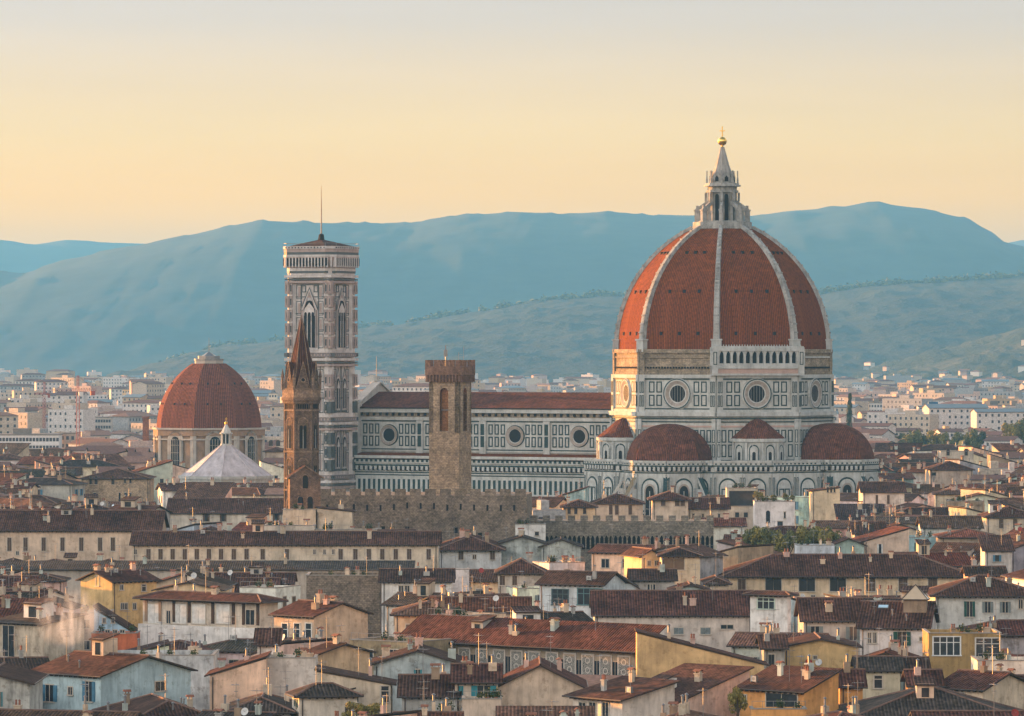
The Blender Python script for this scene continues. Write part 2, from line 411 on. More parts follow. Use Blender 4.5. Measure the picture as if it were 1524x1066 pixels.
def arch(mb, cx, z0, w, h, y=-0.12, m=3, pointed=False, rim=None, rw=0.3):
    """arched opening as a shallow plate; h is the full height"""
    r = w/2; pts = [(cx-r, z0), (cx+r, z0)]; n = 10; zs = z0+h-(r if not pointed else r*1.5)
    for k in range(n+1):
        a = pi*k/n
        pts.append((cx+r*cos(a), zs + (r*sin(a) if not pointed else r*1.5*(sin(a)**0.8))))
    mb.face([(p[0], y, p[1]) for p in pts], m)
    if rim is not None:
        q = [((p[0]-cx)*(1+rw/r)+cx, (p[1]-zs)*(1+rw/r)+zs if p[1] > z0 else z0) for p in pts]
        for i in range(1, len(pts)-1):
            mb.face([(pts[i][0], y-0.1, pts[i][1]), (pts[i+1][0], y-0.1, pts[i+1][1]), (q[i+1][0], y-0.1, q[i+1][1]), (q[i][0], y-0.1, q[i][1])][::-1], rim)
        mb.face([(pts[0][0], y-0.1, z0), (pts[-1][0], y-0.1, pts[-1][1]), (q[-1][0], y-0.1, q[-1][1]), (q[0][0], y-0.1, z0)], rim)
        mb.face([(pts[1][0], y-0.1, z0), (pts[2][0], y-0.1, pts[2][1]), (q[2][0], y-0.1, q[2][1]), (q[1][0], y-0.1, z0)][::-1], rim)

ZB = 56.8                                # foot of the dome
# crossing walls (octagon) below the drum, drum, raw band
RD = 29.3
def oct_faces(R):
    P = oct_(R)
    return [(P[k], P[(k+1) % 8]) for k in range(8)]
cr = MB(); cr.prism(oct_(RD+0.4), 0, 40.0, 0)
for a, b in oct_faces(RD+0.4):
    L = wallframe(cr, a, b)
    band(cr, 0, L, 39.3, 40.4, 0.9, 0); band(cr, 0, L, 38.6, 38.9, 0.5, 1); band(cr, 0, L, 37.7, 38.0, 0.25, 1)
    band(cr, 0, L, 36.4, 36.9, 0.2, 2)
    panels(cr, 1.2, L-1.2, 28.4, 36.0, 11, 2, 0.5, 0.3)
    for z in (27.6, 26.9): band(cr, 0, L, z, z+0.3, 0.15, 1)
    for xx in (0.0, L-1.1):
        cr.box(xx, xx+1.1, -0.5, 0.1, 0, 38.6, 0); frame_(cr, xx+0.15, xx+0.95, 28.6, 32, 0.18, 0.56); frame_(cr, xx+0.15, xx+0.95, 32.4, 35.8, 0.18, 0.56)
cr.M = None; crossing = cr.build('crossing_wall', MARB, cath)
dr = MB(); dr.prism(oct_(RD), 40.0, 50.0, 0, cap=False)
for k, (a, b) in enumerate(oct_faces(RD)):
    L = wallframe(dr, a, b); c = L/2
    band(dr, 0, L, 49.3, 50.2, 0.55, 0); band(dr, 0, L, 48.9, 49.2, 0.3, 1); band(dr, 0, L, 40.4, 41.0, 0.4, 0); band(dr, 0, L, 41.1, 41.4, 0.12, 1)
    panels(dr, 2.5, L-2.5, 41.7, 48.7, 8, 2, 0.55, 0.32, skip=lambda p, q: q > c-4.6 and p < c+4.6)
    for xx in (0.0, L-1.7):              # corner pilasters with paired panels
        dr.box(xx, xx+1.7, -0.55, 0.1, 40.4, 49.3, 0)
        for z in (41.8, 45.4):
            frame_(dr, xx+0.25, xx+0.8, z, z+3.0, 0.16, 0.62, 1); frame_(dr, xx+0.95, xx+1.5, z, z+3.0, 0.16, 0.62, 1)
dr.M = None; drum = dr.build('drum', MARB, cath)
for k, (a, b) in enumerate(oct_faces(RD)):
    o = MB(); L = wallframe(o, a, b); c = L/2; zz = 45.2
    ring(o, c, zz, 4.35, 4.0, -0.05, -0.55, 0); ring(o, c, zz, 4.0, 3.5, -0.55, -0.5, 1); ring(o, c, zz, 3.7, 3.4, -0.52, -0.5, 0)
    ring(o, c, zz, 3.45, 2.5, -0.5, -0.14, 10); ring(o, c, zz, 2.5, 2.2, -0.14, -0.1, 0); disc(o, c, zz, 2.3, -0.1)
    for q in range(-2, 3): o.box(c+q*0.8-0.05, c+q*0.8+0.05, -0.16, -0.1, zz-sqrt(4.6-(q*0.8)**2), zz+sqrt(4.6-(q*0.8)**2), 6)
    o.M = None; o.build('round_window', MARB, drum)
rw = MB(); rw.prism(oct_(RD-0.3), 50.0, ZB, 5)
for a, b in oct_faces(RD-0.3):
    L = wallframe(rw, a, b)
    band(rw, 0, L, 55.9, 56.9, 0.55, 5); band(rw, 0, L, 54.6, 55.0, 0.35, 0 if a[0] > 5 else 5); band(rw, 0, L, 50.2, 51.0, 0.3, 5)
    for q in range(26): rw.box(0.4+q*L/26.5, 0.75+q*L/26.5, -0.35, 0.05, 51.8, 52.3, 3)
    rw.box(0, 1.4, -0.45, 0.1, 50.0, 56.5, 5); rw.box(L-1.4, L, -0.45, 0.1, 50.0, 56.5, 5)
rw.M = None; rawb = rw.build('unfinished_band', MARB, cath)
# the one finished gallery, on the south-east face
P = oct_(RD)
fse = None
for a, b in oct_faces(RD):
    ang = math.degrees(math.atan2((a[1]+b[1])/2, (a[0]+b[0])/2))
    if abs(ang + 45) < 2: fse = (a, b)
gl = MB(); L = wallframe(gl, *fse); x0, x1 = -1.6, L+1.6
gl.box(x0, x1, -1.3, 0.4, 51.8, 52.6, 0); gl.box(x0, x1, -1.0, 0.4, 50.4, 51.8, 2); gl.box(x0, x1, -1.4, 0.5, 50.0, 50.5, 0)
gl.box(x0, x1, -1.35, 0.5, 56.4, 57.2, 0); gl.box(x0, x1, -0.9, -0.5, 57.2, 57.7, 0)
gl.box(x0, x1, -0.35, 0.4, 52.6, 56.4, 3)
n = 14; st = (x1-x0)/n
for k in range(n+1):
    xx = x0+st*k; gl.box(xx-0.28, xx+0.28, -1.1, -0.4, 52.6, 56.4, 0)
for k in range(n):
    xx = x0+st*(k+0.5); gl.box(xx-st/2, xx+st/2, -1.0, -0.5, 52.6, 53.2, 0)
    for s_ in (-1, 1):
        gl.face([(xx+s_*(st/2), -1.05, 56.4), (xx+s_*0.0, -1.05, 56.4), (xx+s_*st*0.22, -1.05, 55.9), (xx+s_*(st/2-0.25), -1.05, 54.9), (xx+s_*st/2, -1.05, 54.9)][::s_], 0)
for xx in (x0, x1-1.6): gl.box(xx, xx+1.6, -1.45, 0.4, 50.5, 57.4, 0); frame_(gl, xx+0.3, xx+1.3, 52.8, 56.2, 0.2, 1.5, 1)
for k in range(34): gl.box(x0+0.3+k*0.74, x0+0.5+k*0.74, -0.85, -0.55, 57.7, 58.1, 0)
gl.M = None; gl.build('gallery', MARB, cath)
# dome
def dome_r(z): return sqrt(max(36.0**2 - z*z, 0)) - 7.7
dome = MB(); nz = 22; ZT = 32.4
for k in range(8):
    a0, a1 = pi/8+k*pi/4, pi/8+(k+1)*pi/4
    for j in range(nz):
        z0, z1 = ZT*j/nz, ZT*(j+1)/nz
        if j == 0: z0 = -0.3
        r0, r1 = dome_r(max(z0,0)), dome_r(z1); nn = 4
        for q in range(nn):
            L0 = lambda t, r: (lerp(r*cos(a0), r*cos(a1), t), lerp(r*sin(a0), r*sin(a1), t))
            p = [(*L0(q/nn, r0), ZB+z0), (*L0((q+1)/nn, r0), ZB+z0), (*L0((q+1)/nn, r1), ZB+z1), (*L0(q/nn, r1), ZB+z1)]
            dome.face(p, 4)
    am = (a0+a1)/2                       # small round lights in three tiers
    for z, sp in ((4.2, 5.4), (15.3, 4.3), (25.6, 2.6)):
        ap = dome_r(z)*cos(pi/8)
        for q in (-1, 0, 1):
            cx, cy = ap*cos(am)-q*sp*sin(am), ap*sin(am)+q*sp*cos(am)
            dome.M = Matrix.Translation((cx, cy, ZB+z)) @ Matrix.Rotation(am, 4, 'Z')
            dome.box(-0.6, 0.25, -0.38, 0.38, -0.4, 0.5, 3); dome.M = None
dome.prism(oct_(dome_r(ZT)*1.0), ZB+ZT-0.2, ZB+ZT+0.05, 0)
dm = dome.build('dome', MARB, cath)
for k in range(8):                       # the eight white ribs
    a = pi/8+k*pi/4; rb = MB(); rb.M = Matrix.Rotation(a, 4, 'Z'); pv_ = None
    for j in range(nz*2+1):
        z = ZT*j/(nz*2); r = dome_r(z); w = lerp(1.0, 0.62, j/(nz*2)); tx = -z/36.0; up = Vector((sqrt(1-tx*tx), 0, -tx*1.0))
        c = Vector((r, 0, ZB+z)); o = c+up*0.75; i_ = c-up*0.5
        cur = [i_+Vector((0,-w,0)), o+Vector((0,-w*0.7,0)), o+Vector((0,w*0.7,0)), i_+Vector((0,w,0))]
        if pv_:
            for q in range(3): rb.face([pv_[q], pv_[q+1], cur[q+1], cur[q]][::-1], 7)
            if j % 3 == 0 and j < nz*2: 
                rb.M = Matrix.Rotation(a, 4, 'Z') @ Matrix.Translation(o); rb.box(-0.25, 0.22, -w*0.8, w*0.8, -0.2, 0.2, 7); rb.M = Matrix.Rotation(a, 4, 'Z')
        pv_ = cur
    rb.box(dome_r(0)-0.8, dome_r(0)+1.0, -1.3, 1.3, ZB-0.6, ZB+2.4, 0); rb.box(dome_r(0)-0.8, dome_r(0)+1.25, -1.5, 1.5, ZB+2.4, ZB+2.8, 0)
    rb.M = None; rb.build('dome_rib', MARB, cath)
# lantern
ZL = ZB+ZT
ln = MB(); ln.prism(oct_(8.3), ZL-0.6, ZL+0.5, 0); ln.prism(oct_(7.9), ZL+0.5, ZL+1.7, 0); ln.prism(oct_(6.6), ZL+1.7, ZL+2.0, 0)
ln.prism(oct_(3.4), ZL+0.6, ZL+11.4, 0)
for k, (a, b) in enumerate(oct_faces(3.4)):
    L = wallframe(ln, a, b); arch(ln, L/2, ZL+2.0, 1.15, 7.2, -0.06, 3, rim=0, rw=0.22)
ln.M = None
for k in range(8):
    a = pi/8+k*pi/4; ln.M = Matrix.Rotation(a, 4, 'Z')
    ln.box(3.0, 3.9, -0.4, 0.4, ZL+0.6, ZL+11.0, 0)
    ln.box(5.9, 7.4, -0.45, 0.45, ZL+0.6, ZL+4.6, 0); ln.box(5.7, 7.6, -0.6, 0.6, ZL+4.6, ZL+5.0, 0)
    ln.slab([(3.8, -0.35, ZL+7.6), (7.2, -0.35, ZL+5.2), (7.2, 0.35, ZL+5.2), (3.8, 0.35, ZL+7.6)], 1.2, 0, 0)
    ln.box(6.3, 7.0, -0.3, 0.3, ZL+5.0, ZL+6.1, 0)
    ln.box(4.1, 4.7, -0.35, 0.35, ZL+7.2, ZL+9.6, 0)
    ln.box(3.95, 4.25, -0.2, 0.2, ZL+12.0, ZL+15.4, 0); ln.box(3.85, 4.35, -0.28, 0.28, ZL+12.2, ZL+13.4, 0)
ln.M = None
ln.prism(oct_(4.3), ZL+9.6, ZL+10.2, 0); ln.prism(oct_(3.9), ZL+10.2, ZL+11.2, 0); ln.prism(oct_(4.95), ZL+11.2, ZL+11.6, 0); ln.prism(oct_(4.5), ZL+11.6, ZL+12.1, 0)
ln.prism(oct_(3.5), ZL+12.1, ZL+13.6, 0)
for k in range(8): 
    a = k*pi/4; ln.M = Matrix.Rotation(a, 4, 'Z'); ln.face([(3.3,-1.2,ZL+12.1),(3.3,1.2,ZL+12.1),(3.3,1.2,ZL+13.6),(3.3,0,ZL+15.2),(3.3,-1.2,ZL+13.6)],0); ln.face([(3.38,-0.5,ZL+12.5),(3.38,0.5,ZL+12.5),(3.38,0.5,ZL+13.5),(3.38,0,ZL+14.1),(3.38,-0.5,ZL+13.5)],3)
ln.M = None
for i_, m_i in enumerate(ln.m):
    if m_i == 0: ln.m[i_] = 7
lantern = ln.build('lantern', MARB, cath)
cn = MB(); LEADW = m_plaster('spire_marble', 0.6, fixed=(0.34, 0.32, 0.29))
for k in range(8):
    a = pi/8+k*pi/4; b = a+pi/4; am = (a+b)/2
    for (r0, z0), (r1, z1) in (((3.25, 13.2), (1.9, 16.8)), ((1.9, 16.8), (0.55, 21.8))):
        i0 = (r0*0.86*cos(am), r0*0.86*sin(am), ZL+z0); i1 = (r1*0.86*cos(am), r1*0.86*sin(am), ZL+z1)
        cn.face([(r0*cos(a), r0*sin(a), ZL+z0), i0, i1, (r1*cos(a), r1*sin(a), ZL+z1)]); cn.face([i0, (r0*cos(b), r0*sin(b), ZL+z0), (r1*cos(b), r1*sin(b), ZL+z1), i1])
cn.build('lantern_spire', LEADW, lantern)
bl = MB(); bl.lathe([(0.55, ZL+21.6), (0.3, ZL+22.0), (0.3, ZL+22.2)], 12); bl.lathe([(1.22*sin(pi*k/10)+1e-6*(k in (0,10)), ZL+23.35-1.22*cos(pi*k/10)) for k in range(11)], 18)
bl.build('gilt_ball', GOLD, lantern, smooth=True)
cx_ = MB(); cx_.box(-0.11, 0.11, -0.11, 0.11, ZL+24.5, ZL+27.3); cx_.box(-0.75, 0.75, -0.1, 0.1, ZL+26.0, ZL+26.25); cx_.build('cross', GOLD, lantern)

# nave and aisles (run west, -x)
WX = -107.0; NS = 10.4; AS = 20.8
BAYS = [-37.6-19.6*k for k in range(4)]
nv = MB(); nv.box(WX+1.5, -24, -NS, NS, 0, 40.6, 0)
L = wallframe(nv, (WX+1.5, -NS), (-24, -NS))
tox = lambda t: t-(WX+1.5)
band(nv, 0, L, 39.6, 40.9, 0.9, 0); band(nv, 0, L, 38.4, 39.5, 0.25, 5); band(nv, 0, L, 37.5, 38.4, 0.3, 0)
for q in range(0, int(L), 2): nv.box(q+0.3, q+0.9, -0.7, 0, 38.7, 39.5, 3)
band(nv, 0, L, 37.1, 37.4, 0.1, 1)
for bx in BAYS:
    c = tox(bx); panels(nv, c-8.5, c+8.5, 30.1, 36.8, 9, 2, 0.55, 0.34, skip=lambda p, q: q > c-3.0 and p < c+3.0)
    for s_ in (-9.8, ):
        nv.box(c+s_-1.0, c+s_+1.0, -0.6, 0, 28.0, 37.4, 0)
        for z in (30.3, 33.6): nv.box(c+s_-0.55, c+s_+0.55, -0.68, 0, z, z+3.0, 1)
band(nv, 0, L, 29.4, 29.7, 0.1, 1); band(nv, 0, L, 28.9, 29.3, 0.35, 0)
nv.M = None; nave = nv.build('nave_wall', MARB, cath)
for bx in BAYS:
    o = MB(); wallframe(o, (WX+1.5, -NS), (-24, -NS)); c = tox(bx); zz = 33.4
    ring(o, c, zz, 2.95, 2.7, -0.02, -0.4, 1); ring(o, c, zz, 2.75, 2.0, -0.4, -0.3, 10); ring(o, c, zz, 2.0, 1.8, -0.3, -0.12, 0); disc(o, c, zz, 1.95, -0.12)
    o.M = None; o.build('round_window', MARB, nave)
nr = MB()
for s_ in (-1, 1):
    q = [(WX+1.2, s_*(NS+1.1), 40.95), (-25, s_*(NS+1.1), 40.95), (-25, 0, 45.2), (WX+1.2, 0, 45.2)]
    nr.slab(q if s_ < 0 else q[::-1], 0.3, 9, 3)
nr.build('nave_roof', MARB, cath)
al = MB(); al.box(WX+1.5, -20, -AS, AS, 0, 26.6, 0)
L = wallframe(al, (WX+1.5, -AS), (-20, -AS))
band(al, 0, L, 27.3, 28.0, 0.5, 0); al.box(0, L, -0.4, 0.0, 26.0, 27.3, 0); band(al, 0, L, 25.2, 25.6, 0.55, 1)
for q in range(int(L/1.45)):            # corbelled arcade of the walkway
    xx = 0.5+q*1.45; al.box(xx, xx+0.75, -0.48, 0.02, 26.3, 26.9, 1); al.box(xx, xx+0.7, -0.75, -0.4, 24.1, 25.2, 0); al.box(xx+0.7, xx+1.45, -0.3, 0, 23.9, 25.0, 3)
for z in (23.3, 22.6): band(al, 0, L, z, z+0.3, 0.1, 1)
for q in range(int(L/1.55)):            # tall narrow green panels
    xx = 0.6+q*1.55; al.box(xx, xx+0.75, -0.08, 0, 17.9, 21.6, 1)
for z in (17.0, 16.3, 14.6, 13.4, 11.0, 8.0): band(al, 0, L, z, z+0.35, 0.12, 1)
for z in (16.6, 12.2): band(al, 0, L, z, z+0.4, 0.3, 0)
al.M = None; al.build('aisle_wall', MARB, cath)
ar = MB()
for s_ in (-1, 1):
    q = [(WX+1.2, s_*(AS+0.6), 27.2), (-20, s_*(AS+0.6), 27.2), (-20, s_*NS, 28.6), (WX+1.2, s_*NS, 28.6)]
    ar.slab(q if s_ < 0 else q[::-1], 0.3, 4, 3)
ar.build('aisle_roof', MARB, cath)
# west front: tall screen with a gable over the nave
ft = MB(); w = MB()
def front(y0, y1, pts):
    for side, yy in ((1, WX), (-1, WX+1.5)):
        ft.face([(yy, -p[0], p[1]) for p in pts][::side], 0)
    for i in range(len(pts)):
        a, b = pts[i], pts[(i+1) % len(pts)]
        ft.face([(WX, -a[0], a[1]), (WX+1.5, -a[0], a[1]), (WX+1.5, -b[0], b[1]), (WX, -b[0], b[1])], 0)
front(0, 0, [(-21.5, 0), (21.5, 0), (21.5, 31), (11.5, 32), (11.5, 42.4), (0, 47.6), (-11.5, 42.4), (-11.5, 32), (-21.5, 31)])
for s_ in (-1, 1):
    q = [(WX-0.5, s_*12.2, 42.3), (WX+2.2, s_*12.2, 42.3), (WX+2.2, 0, 48.1), (WX-0.5, 0, 48.1)]
    ft.slab(q if s_ < 0 else q[::-1], 0.5, 0, 0)
    for yy in (11.5, 21.5): ft.box(WX-0.8, WX+1.9, s_*yy-1.2, s_*yy+1.2, 0, 43 if yy < 15 else 31.5, 0)
ft.tube((WX+0.7, 0, 48), (WX+0.7, 0, 55), 0.12, 0.05, 5, 6)
ft.box(WX+0.2, WX+1.2, -0.7, 0.7, 48, 49.5, 0)
ft.build('west_front', MARB, cath)
# tribunes and exedrae round the octagon
def place(dist, deg):                   # deg measured from local -y (south) towards +x (east)
    a = radians(deg-90); return dist*cos(a), dist*sin(a), a
def lower_arch_wall(mb, a, b, blind):
    L = wallframe(mb, a, b)
    band(mb, 0, L, 27.4, 27.9, 0.6, 0); mb.box(0, L, -0.45, 0, 26.7, 27.4, 0); band(mb, 0, L, 26.35, 26.65, 0.6, 1)
    for q in range(int(L/1.3)):
        xx = 0.3+q*1.3; mb.box(xx, xx+0.65, -0.6, -0.3, 25.3, 26.35, 0); mb.box(xx+0.65, xx+1.3, -0.25, 0, 25.1, 26.2, 3); mb.box(xx+0.1, xx+0.6, -0.52, 0, 26.85, 27.2, 1)
    for z in (24.6,): band(mb, 0, L, z, z+0.3, 0.1, 1)
    n = max(1, round(L/7.2)); w = L/n
    for k in range(n):
        c = w*(k+0.5); rr = min(w*0.36, 2.9)
        arch(mb, c, 15.6, rr*2, 8.2, -0.15, 0, rim=0, rw=0.45); arch(mb, c, 15.6, rr*1.75, 7.8, -0.3, 1, rim=0, rw=0.0)
        arch(mb, c, 15.6, rr*1.5, 7.3, -0.38, 0); 
        if blind: frame_(mb, c-rr*0.62, c-0.1, 16, 20.6, 0.3, 0.48); frame_(mb, c+0.1, c+rr*0.62, 16, 20.6, 0.3, 0.48)
        else: arch(mb, c, 9.0, rr*0.85, 12.4, -0.5, 3, True, rim=10, rw=0.35); mb.box(c-0.09, c+0.09, -0.62, -0.5, 9.0, 20.0, 0)
        for xx in (c-w/2+0.1, c+w/2-0.8): mb.box(xx, xx+0.7, -0.35, 0, 12.2, 24.5, 0); frame_(mb, xx+0.08, xx+0.62, 16, 23.5, 0.16, 0.4)
    for z in (14.6, 13.7, 12.4, 11.2, 10.2, 8.6, 7, 5): band(mb, 0, L, z, z+0.35, 0.12, 1)
    band(mb, 0, L, 15.1, 15.6, 0.5, 0)
    mb.M = None
def tribune(dist, deg):
    cx, cy, a = place(dist, deg)
    R = 12.0; pts = [(cx+R*cos(a+radians(d)), cy+R*sin(a+radians(d))) for d in (-112.5, -67.5, -22.5, 22.5, 67.5, 112.5)]
    mb = MB(); mb.prism(pts, 0, 27.0, 0)
    for i in range(5): lower_arch_wall(mb, pts[i], pts[i+1], False)
    t = mb.build('tribune', MARB, cath)
    d = MB(); nz_ = 12; Rr = 11.4; H = 10.4
    for i in range(7):
        if i in (0, 6): continue
    angs = [a+radians(x) for x in (-157.5, -112.5, -67.5, -22.5, 22.5, 67.5, 112.5, 157.5, 202.5)]
    prof = [(Rr*cos(u*pi/2)**0.92 if u < 1 else 0.02, 27.0+H*sin(u*pi/2)) for u in [q/nz_ for q in range(nz_+1)]]
    for i in range(8):
        for (r0, z0), (r1, z1) in zip(prof, prof[1:]):
            p = [(cx+r0*cos(angs[i]), cy+r0*sin(angs[i]), z0), (cx+r0*cos(angs[i+1]), cy+r0*sin(angs[i+1]), z0),
                 (cx+r1*cos(angs[i+1]), cy+r1*sin(angs[i+1]), z1), (cx+r1*cos(angs[i]), cy+r1*sin(angs[i]), z1)]
            d.face(p, 8)
    d.build('half_dome', MARB, t)
    for dd in (-67.5, -22.5, 22.5, 67.5):  # buttress fins
        an = a+radians(dd); f = MB(); f.M = Matrix.Translation((cx, cy, 0)) @ Matrix.Rotation(an, 4, 'Z')
        f.box(R-0.6, R+1.6, -0.8, 0.8, 0, 20.5, 0); f.slab([(R-0.3, -0.8, 24.2), (R+5.4, -0.8, 15.2), (R+5.4, 0.8, 15.2), (R-0.3, 0.8, 24.2)], 1.3, 1, 0)
        f.box(R+4.4, R+6.4, -0.9, 0.9, 0, 15.0, 0); f.M = None; f.build('buttress', MARB, t)
def exedra(dist, deg, R=6.9):
    cx, cy, a = place(dist, deg); mb = MB()
    mb.lathe([(R+0.5, 26.6), (R+0.5, 27.8), (R, 27.8), (R, 32.6), (R+0.55, 32.7), (R+0.55, 33.5), (R, 33.6)], 24, 0, cx, cy)
    for k in range(10):
        u = 2*pi*k/10; p = (cx+(R+0.1)*cos(u-0.2), cy+(R+0.1)*sin(u-0.2)); q = (cx+(R+0.1)*cos(u+0.2), cy+(R+0.1)*sin(u+0.2))
        L = wallframe(mb, p, q); arch(mb, L/2, 27.9, 2.6, 4.1, -0.02, 1, rim=0, rw=0.35); arch(mb, L/2, 27.9, 2.1, 3.7, -0.06, 0); arch(mb, L/2, 27.9, 0.9, 2.2, -0.1, 3); mb.box(-0.9, -0.4, -0.3, 0.3, 27.9, 32.5, 0); mb.M = None
    t = mb.build('exedra', MARB, cath)
    r = MB(); r.lathe([(R+0.5, 33.5), (R*0.62, 36.1), (R*0.3, 38.0), (0.02, 38.9)], 16, 8, cx, cy); r.build('exedra_roof', MARB, t)
for dg in (0, 90): tribune(32.0, dg)
tribune(32.0, 180)
exedra(27.6, 45); exedra(27.6, -45)
# polygonal base running between the tribunes
bs = MB(); B = [place(34, 0), place(37.5, 22), place(38.5, 45), place(37.5, 68), place(34, 90)]
B = [(p[0], p[1]) for p in B]; C_ = [place(37.5, -22), place(38.5, -45)]; C_ = [(p[0], p[1]) for p in C_]
poly = [C_[1], C_[0]] + B + [(20, 20), (-27, 20)]
bs.prism(poly, 0, 26.8, 0)
for i in range(len(poly)-3): lower_arch_wall(bs, poly[i], poly[i+1], True)
bs.build('choir_base', MARB, cath)

# ---------------------------------------------------------------- bell tower of the cathedral
bx, by = -108.3, -27.0
bw = Vector((DX, DY, 0)) + Matrix.Rotation(-TH, 3, 'Z') @ Vector((bx, by, 0))
bell = empty('bell_tower', bw, -TH)
tag(bell, 'tall square bell tower of white, pink and green marble with flagpole, left of the dome', 'bell tower')
CM = [m_plaster('campanile_white', 0.5, fixed=(0.52, 0.49, 0.47)), m_plain('campanile_green', (0.085, 0.095, 0.095), 0.6, 0.25), m_plaster('campanile_pink', 0.4, fixed=(0.38, 0.30, 0.27)), DARK, DTILE, RAW, METAL, MR, m_tiles('dark_tiles', (0.07, 0.035, 0.025))]
sh = MB(); H_ = 6.15; sh.box(-H_, H_, -H_, H_, 0, 78.6, 0)
for sx_ in (-1, 1):
    for sy_ in (-1, 1):
        sh.prism([(sx_*H_*0.93+1.35*cos(pi/8+k*pi/4), sy_*H_*0.93+1.35*sin(pi/8+k*pi/4)) for k in range(8)], 0, 78.6, 0)
corners = [(-H_, -H_), (H_, -H_), (H_, H_), (-H_, H_)]
zl = [0, 12, 22, 36.4, 53.8, 76.6]
for i in range(4):
    a, b = corners[i], corners[(i+1) % 4]; L = wallframe(sh, a, b); c = L/2
    for z in (12.6, 20.6, 36.4, 53.8, 76.4): band(sh, -1.2, L+1.2, z, z+0.7, 1.3, 0); band(sh, -1.2, L+1.2, z-0.7, z-0.3, 1.05, 1); band(sh, -1.2, L+1.2, z-1.5, z-0.9, 1.0, 2)
    for z in (54.8, 37.3, 21.6): band(sh, -1, L+1, z, z+1.2, 1.02, 2); [frame_(sh, k*1.05-0.6, k*1.05+0.25, z+0.1, z+1.1, 0.14, 1.06, 1) for k in range(14)]
    for z0, z1 in ((57.2, 75.0), (39.6, 52.0), (23.8, 34.8)):     # tall strips beside the windows
        for xx in (1.9, L-3.7):
            n = max(2, round((z1-z0)/5))
            for k in range(n):
                za = z0+(z1-z0)*k/n; zb = z0+(z1-z0)*(k+1)/n-0.5
                frame_(sh, xx, xx+1.8, za, zb, 0.2, 0.06, 1); sh.box(xx+0.55, xx+1.25, -0.05, 0, za+0.6, zb-0.6, 2)
    for zz in (66.5, 62.0, 71.0, 48, 43.5, 31): band(sh, 1.6, L-1.6, zz, zz+0.3, 0.04, 1)
    for sgn, ex in ((0, 0.0), (1, L)):                            # strips up the corner turrets
        for z0, z1 in ((57.2, 76), (39.6, 53), (23.8, 35.6), (4, 19)):
            k = z0
            while k < z1-2.5:
                for off in (-0.95, 0.35): frame_(sh, ex+off-0.1, ex+off+0.75, k, k+3.1, 0.13, 1.12, 2 if k > 40 else 1); sh.box(ex+off+0.2, ex+off+0.45, -1.1, 0, k+0.7, k+2.4, 1)
                k += 3.7
sh.M = None; shaft = sh.build('shaft', CM, bell)
for i in range(4):
    a, b = corners[i], corners[(i+1) % 4]
    w = MB(); L = wallframe(w, a, b); c = L/2
    w.box(c-2.6, c+2.6, -0.12, 0, 56.6, 68.0, 0)
    arch(w, c, 57.4, 3.9, 13.6, -0.2, 0, True, rim=2, rw=0.45); arch(w, c, 57.4, 3.5, 12.8, -0.26, 3, True)
    for q in (-0.62, 0.62): w.box(c+q-0.11, c+q+0.11, -0.42, -0.26, 57.4, 66.6, 0)
    w.face([(c-1.75, -0.36, 66.0), (c+1.75, -0.36, 66.0), (c+1.5, -0.36, 67.9), (c, -0.36, 69.6), (c-1.5, -0.36, 67.9)], 0)
    for q in (-1.15, 0, 1.15): arch(w, c+q, 64.6, 0.85, 2.4, -0.40, 3, True)
    for s_ in (-1, 1):
        for (o1, o2, mm) in ((2.5, 2.1, 0), (2.9, 2.5, 1), (2.1, 1.8, 2)):
            p = [(c+s_*o1, -0.34, 67.6), (c+s_*o2, -0.34, 67.6), (c, -0.34, 73.9-(2.9-o2)*1.4), (c, -0.34, 73.9-(2.9-o1)*1.4)]
            w.face(p[::s_], mm)
    frame_(w, c-2.9, c+2.9, 57.0, 74.6, 0.25, 0.1, 1)
    for q in (-1.9, 1.9): frame_(w, c+q-0.7, c+q+0.7, 72.4, 74.3, 0.25, 0.14, 1)
    w.M = None; w.build('tall_window', CM, shaft)
    for z0 in (39.9, 24.0):
        for q in (-1.75, 1.75):
            w = MB(); L = wallframe(w, a, b); c = L/2+q
            arch(w, c, z0+0.6, 1.9, 9.0, -0.14, 0, True, rim=2, rw=0.25); arch(w, c, z0+0.9, 1.55, 8.2, -0.2, 3, True); w.box(c-0.08, c+0.08, -0.34, -0.2, z0+0.9, z0+6.8, 0)
            w.face([(c-0.8, -0.3, z0+6.4), (c+0.8, -0.3, z0+6.4), (c, -0.3, z0+8.6)], 0)
            for s_ in (-1, 1): w.face([(c+s_*1.35, -0.2, z0+8.3), (c+s_*1.0, -0.2, z0+8.3), (c, -0.2, z0+11.6), (c, -0.2, z0+12.3)][::s_], 1)
            w.box(c-1.3, c+1.3, -0.25, 0, z0, z0+0.4, 1)
            frame_(w, c-1.6, c+1.6, z0-0.2, z0+12.6, 0.18, 0.1, 1)
            w.M = None; w.build('twin_window', CM, shaft)
cr = MB(); q0 = 7.9
def chsq(h, c): return [(-h+c, -h), (h-c, -h), (h, -h+c), (h, h-c), (h-c, h), (-h+c, h), (-h, h-c), (-h, -h+c)]
cr.prism(chsq(7.5, 2.2), 77.0, 77.6, 0)
for z0, z1, h0, h1, m_ in ((77.6, 78.2, 7.6, 7.6, 1), (78.2, 79.0, 7.6, 7.6, 0), (79.0, 82.0, 7.5, 8.35, 2), (82.0, 82.6, 8.4, 8.4, 0), (82.6, 83.3, 8.25, 8.25, 1), (83.3, 84.2, 8.3, 8.3, 2), (84.2, 84.9, 8.45, 8.45, 0)):
    pa, pb = chsq(h0, 2.2*h0/8.2), chsq(h1, 2.2*h1/8.2)
    for k in range(8): cr.face([(*pa[k], z0), (*pa[(k+1) % 8], z0), (*pb[(k+1) % 8], z1), (*pb[k], z1)], m_)
    cr.face([(*p, z1) for p in pb], 0)
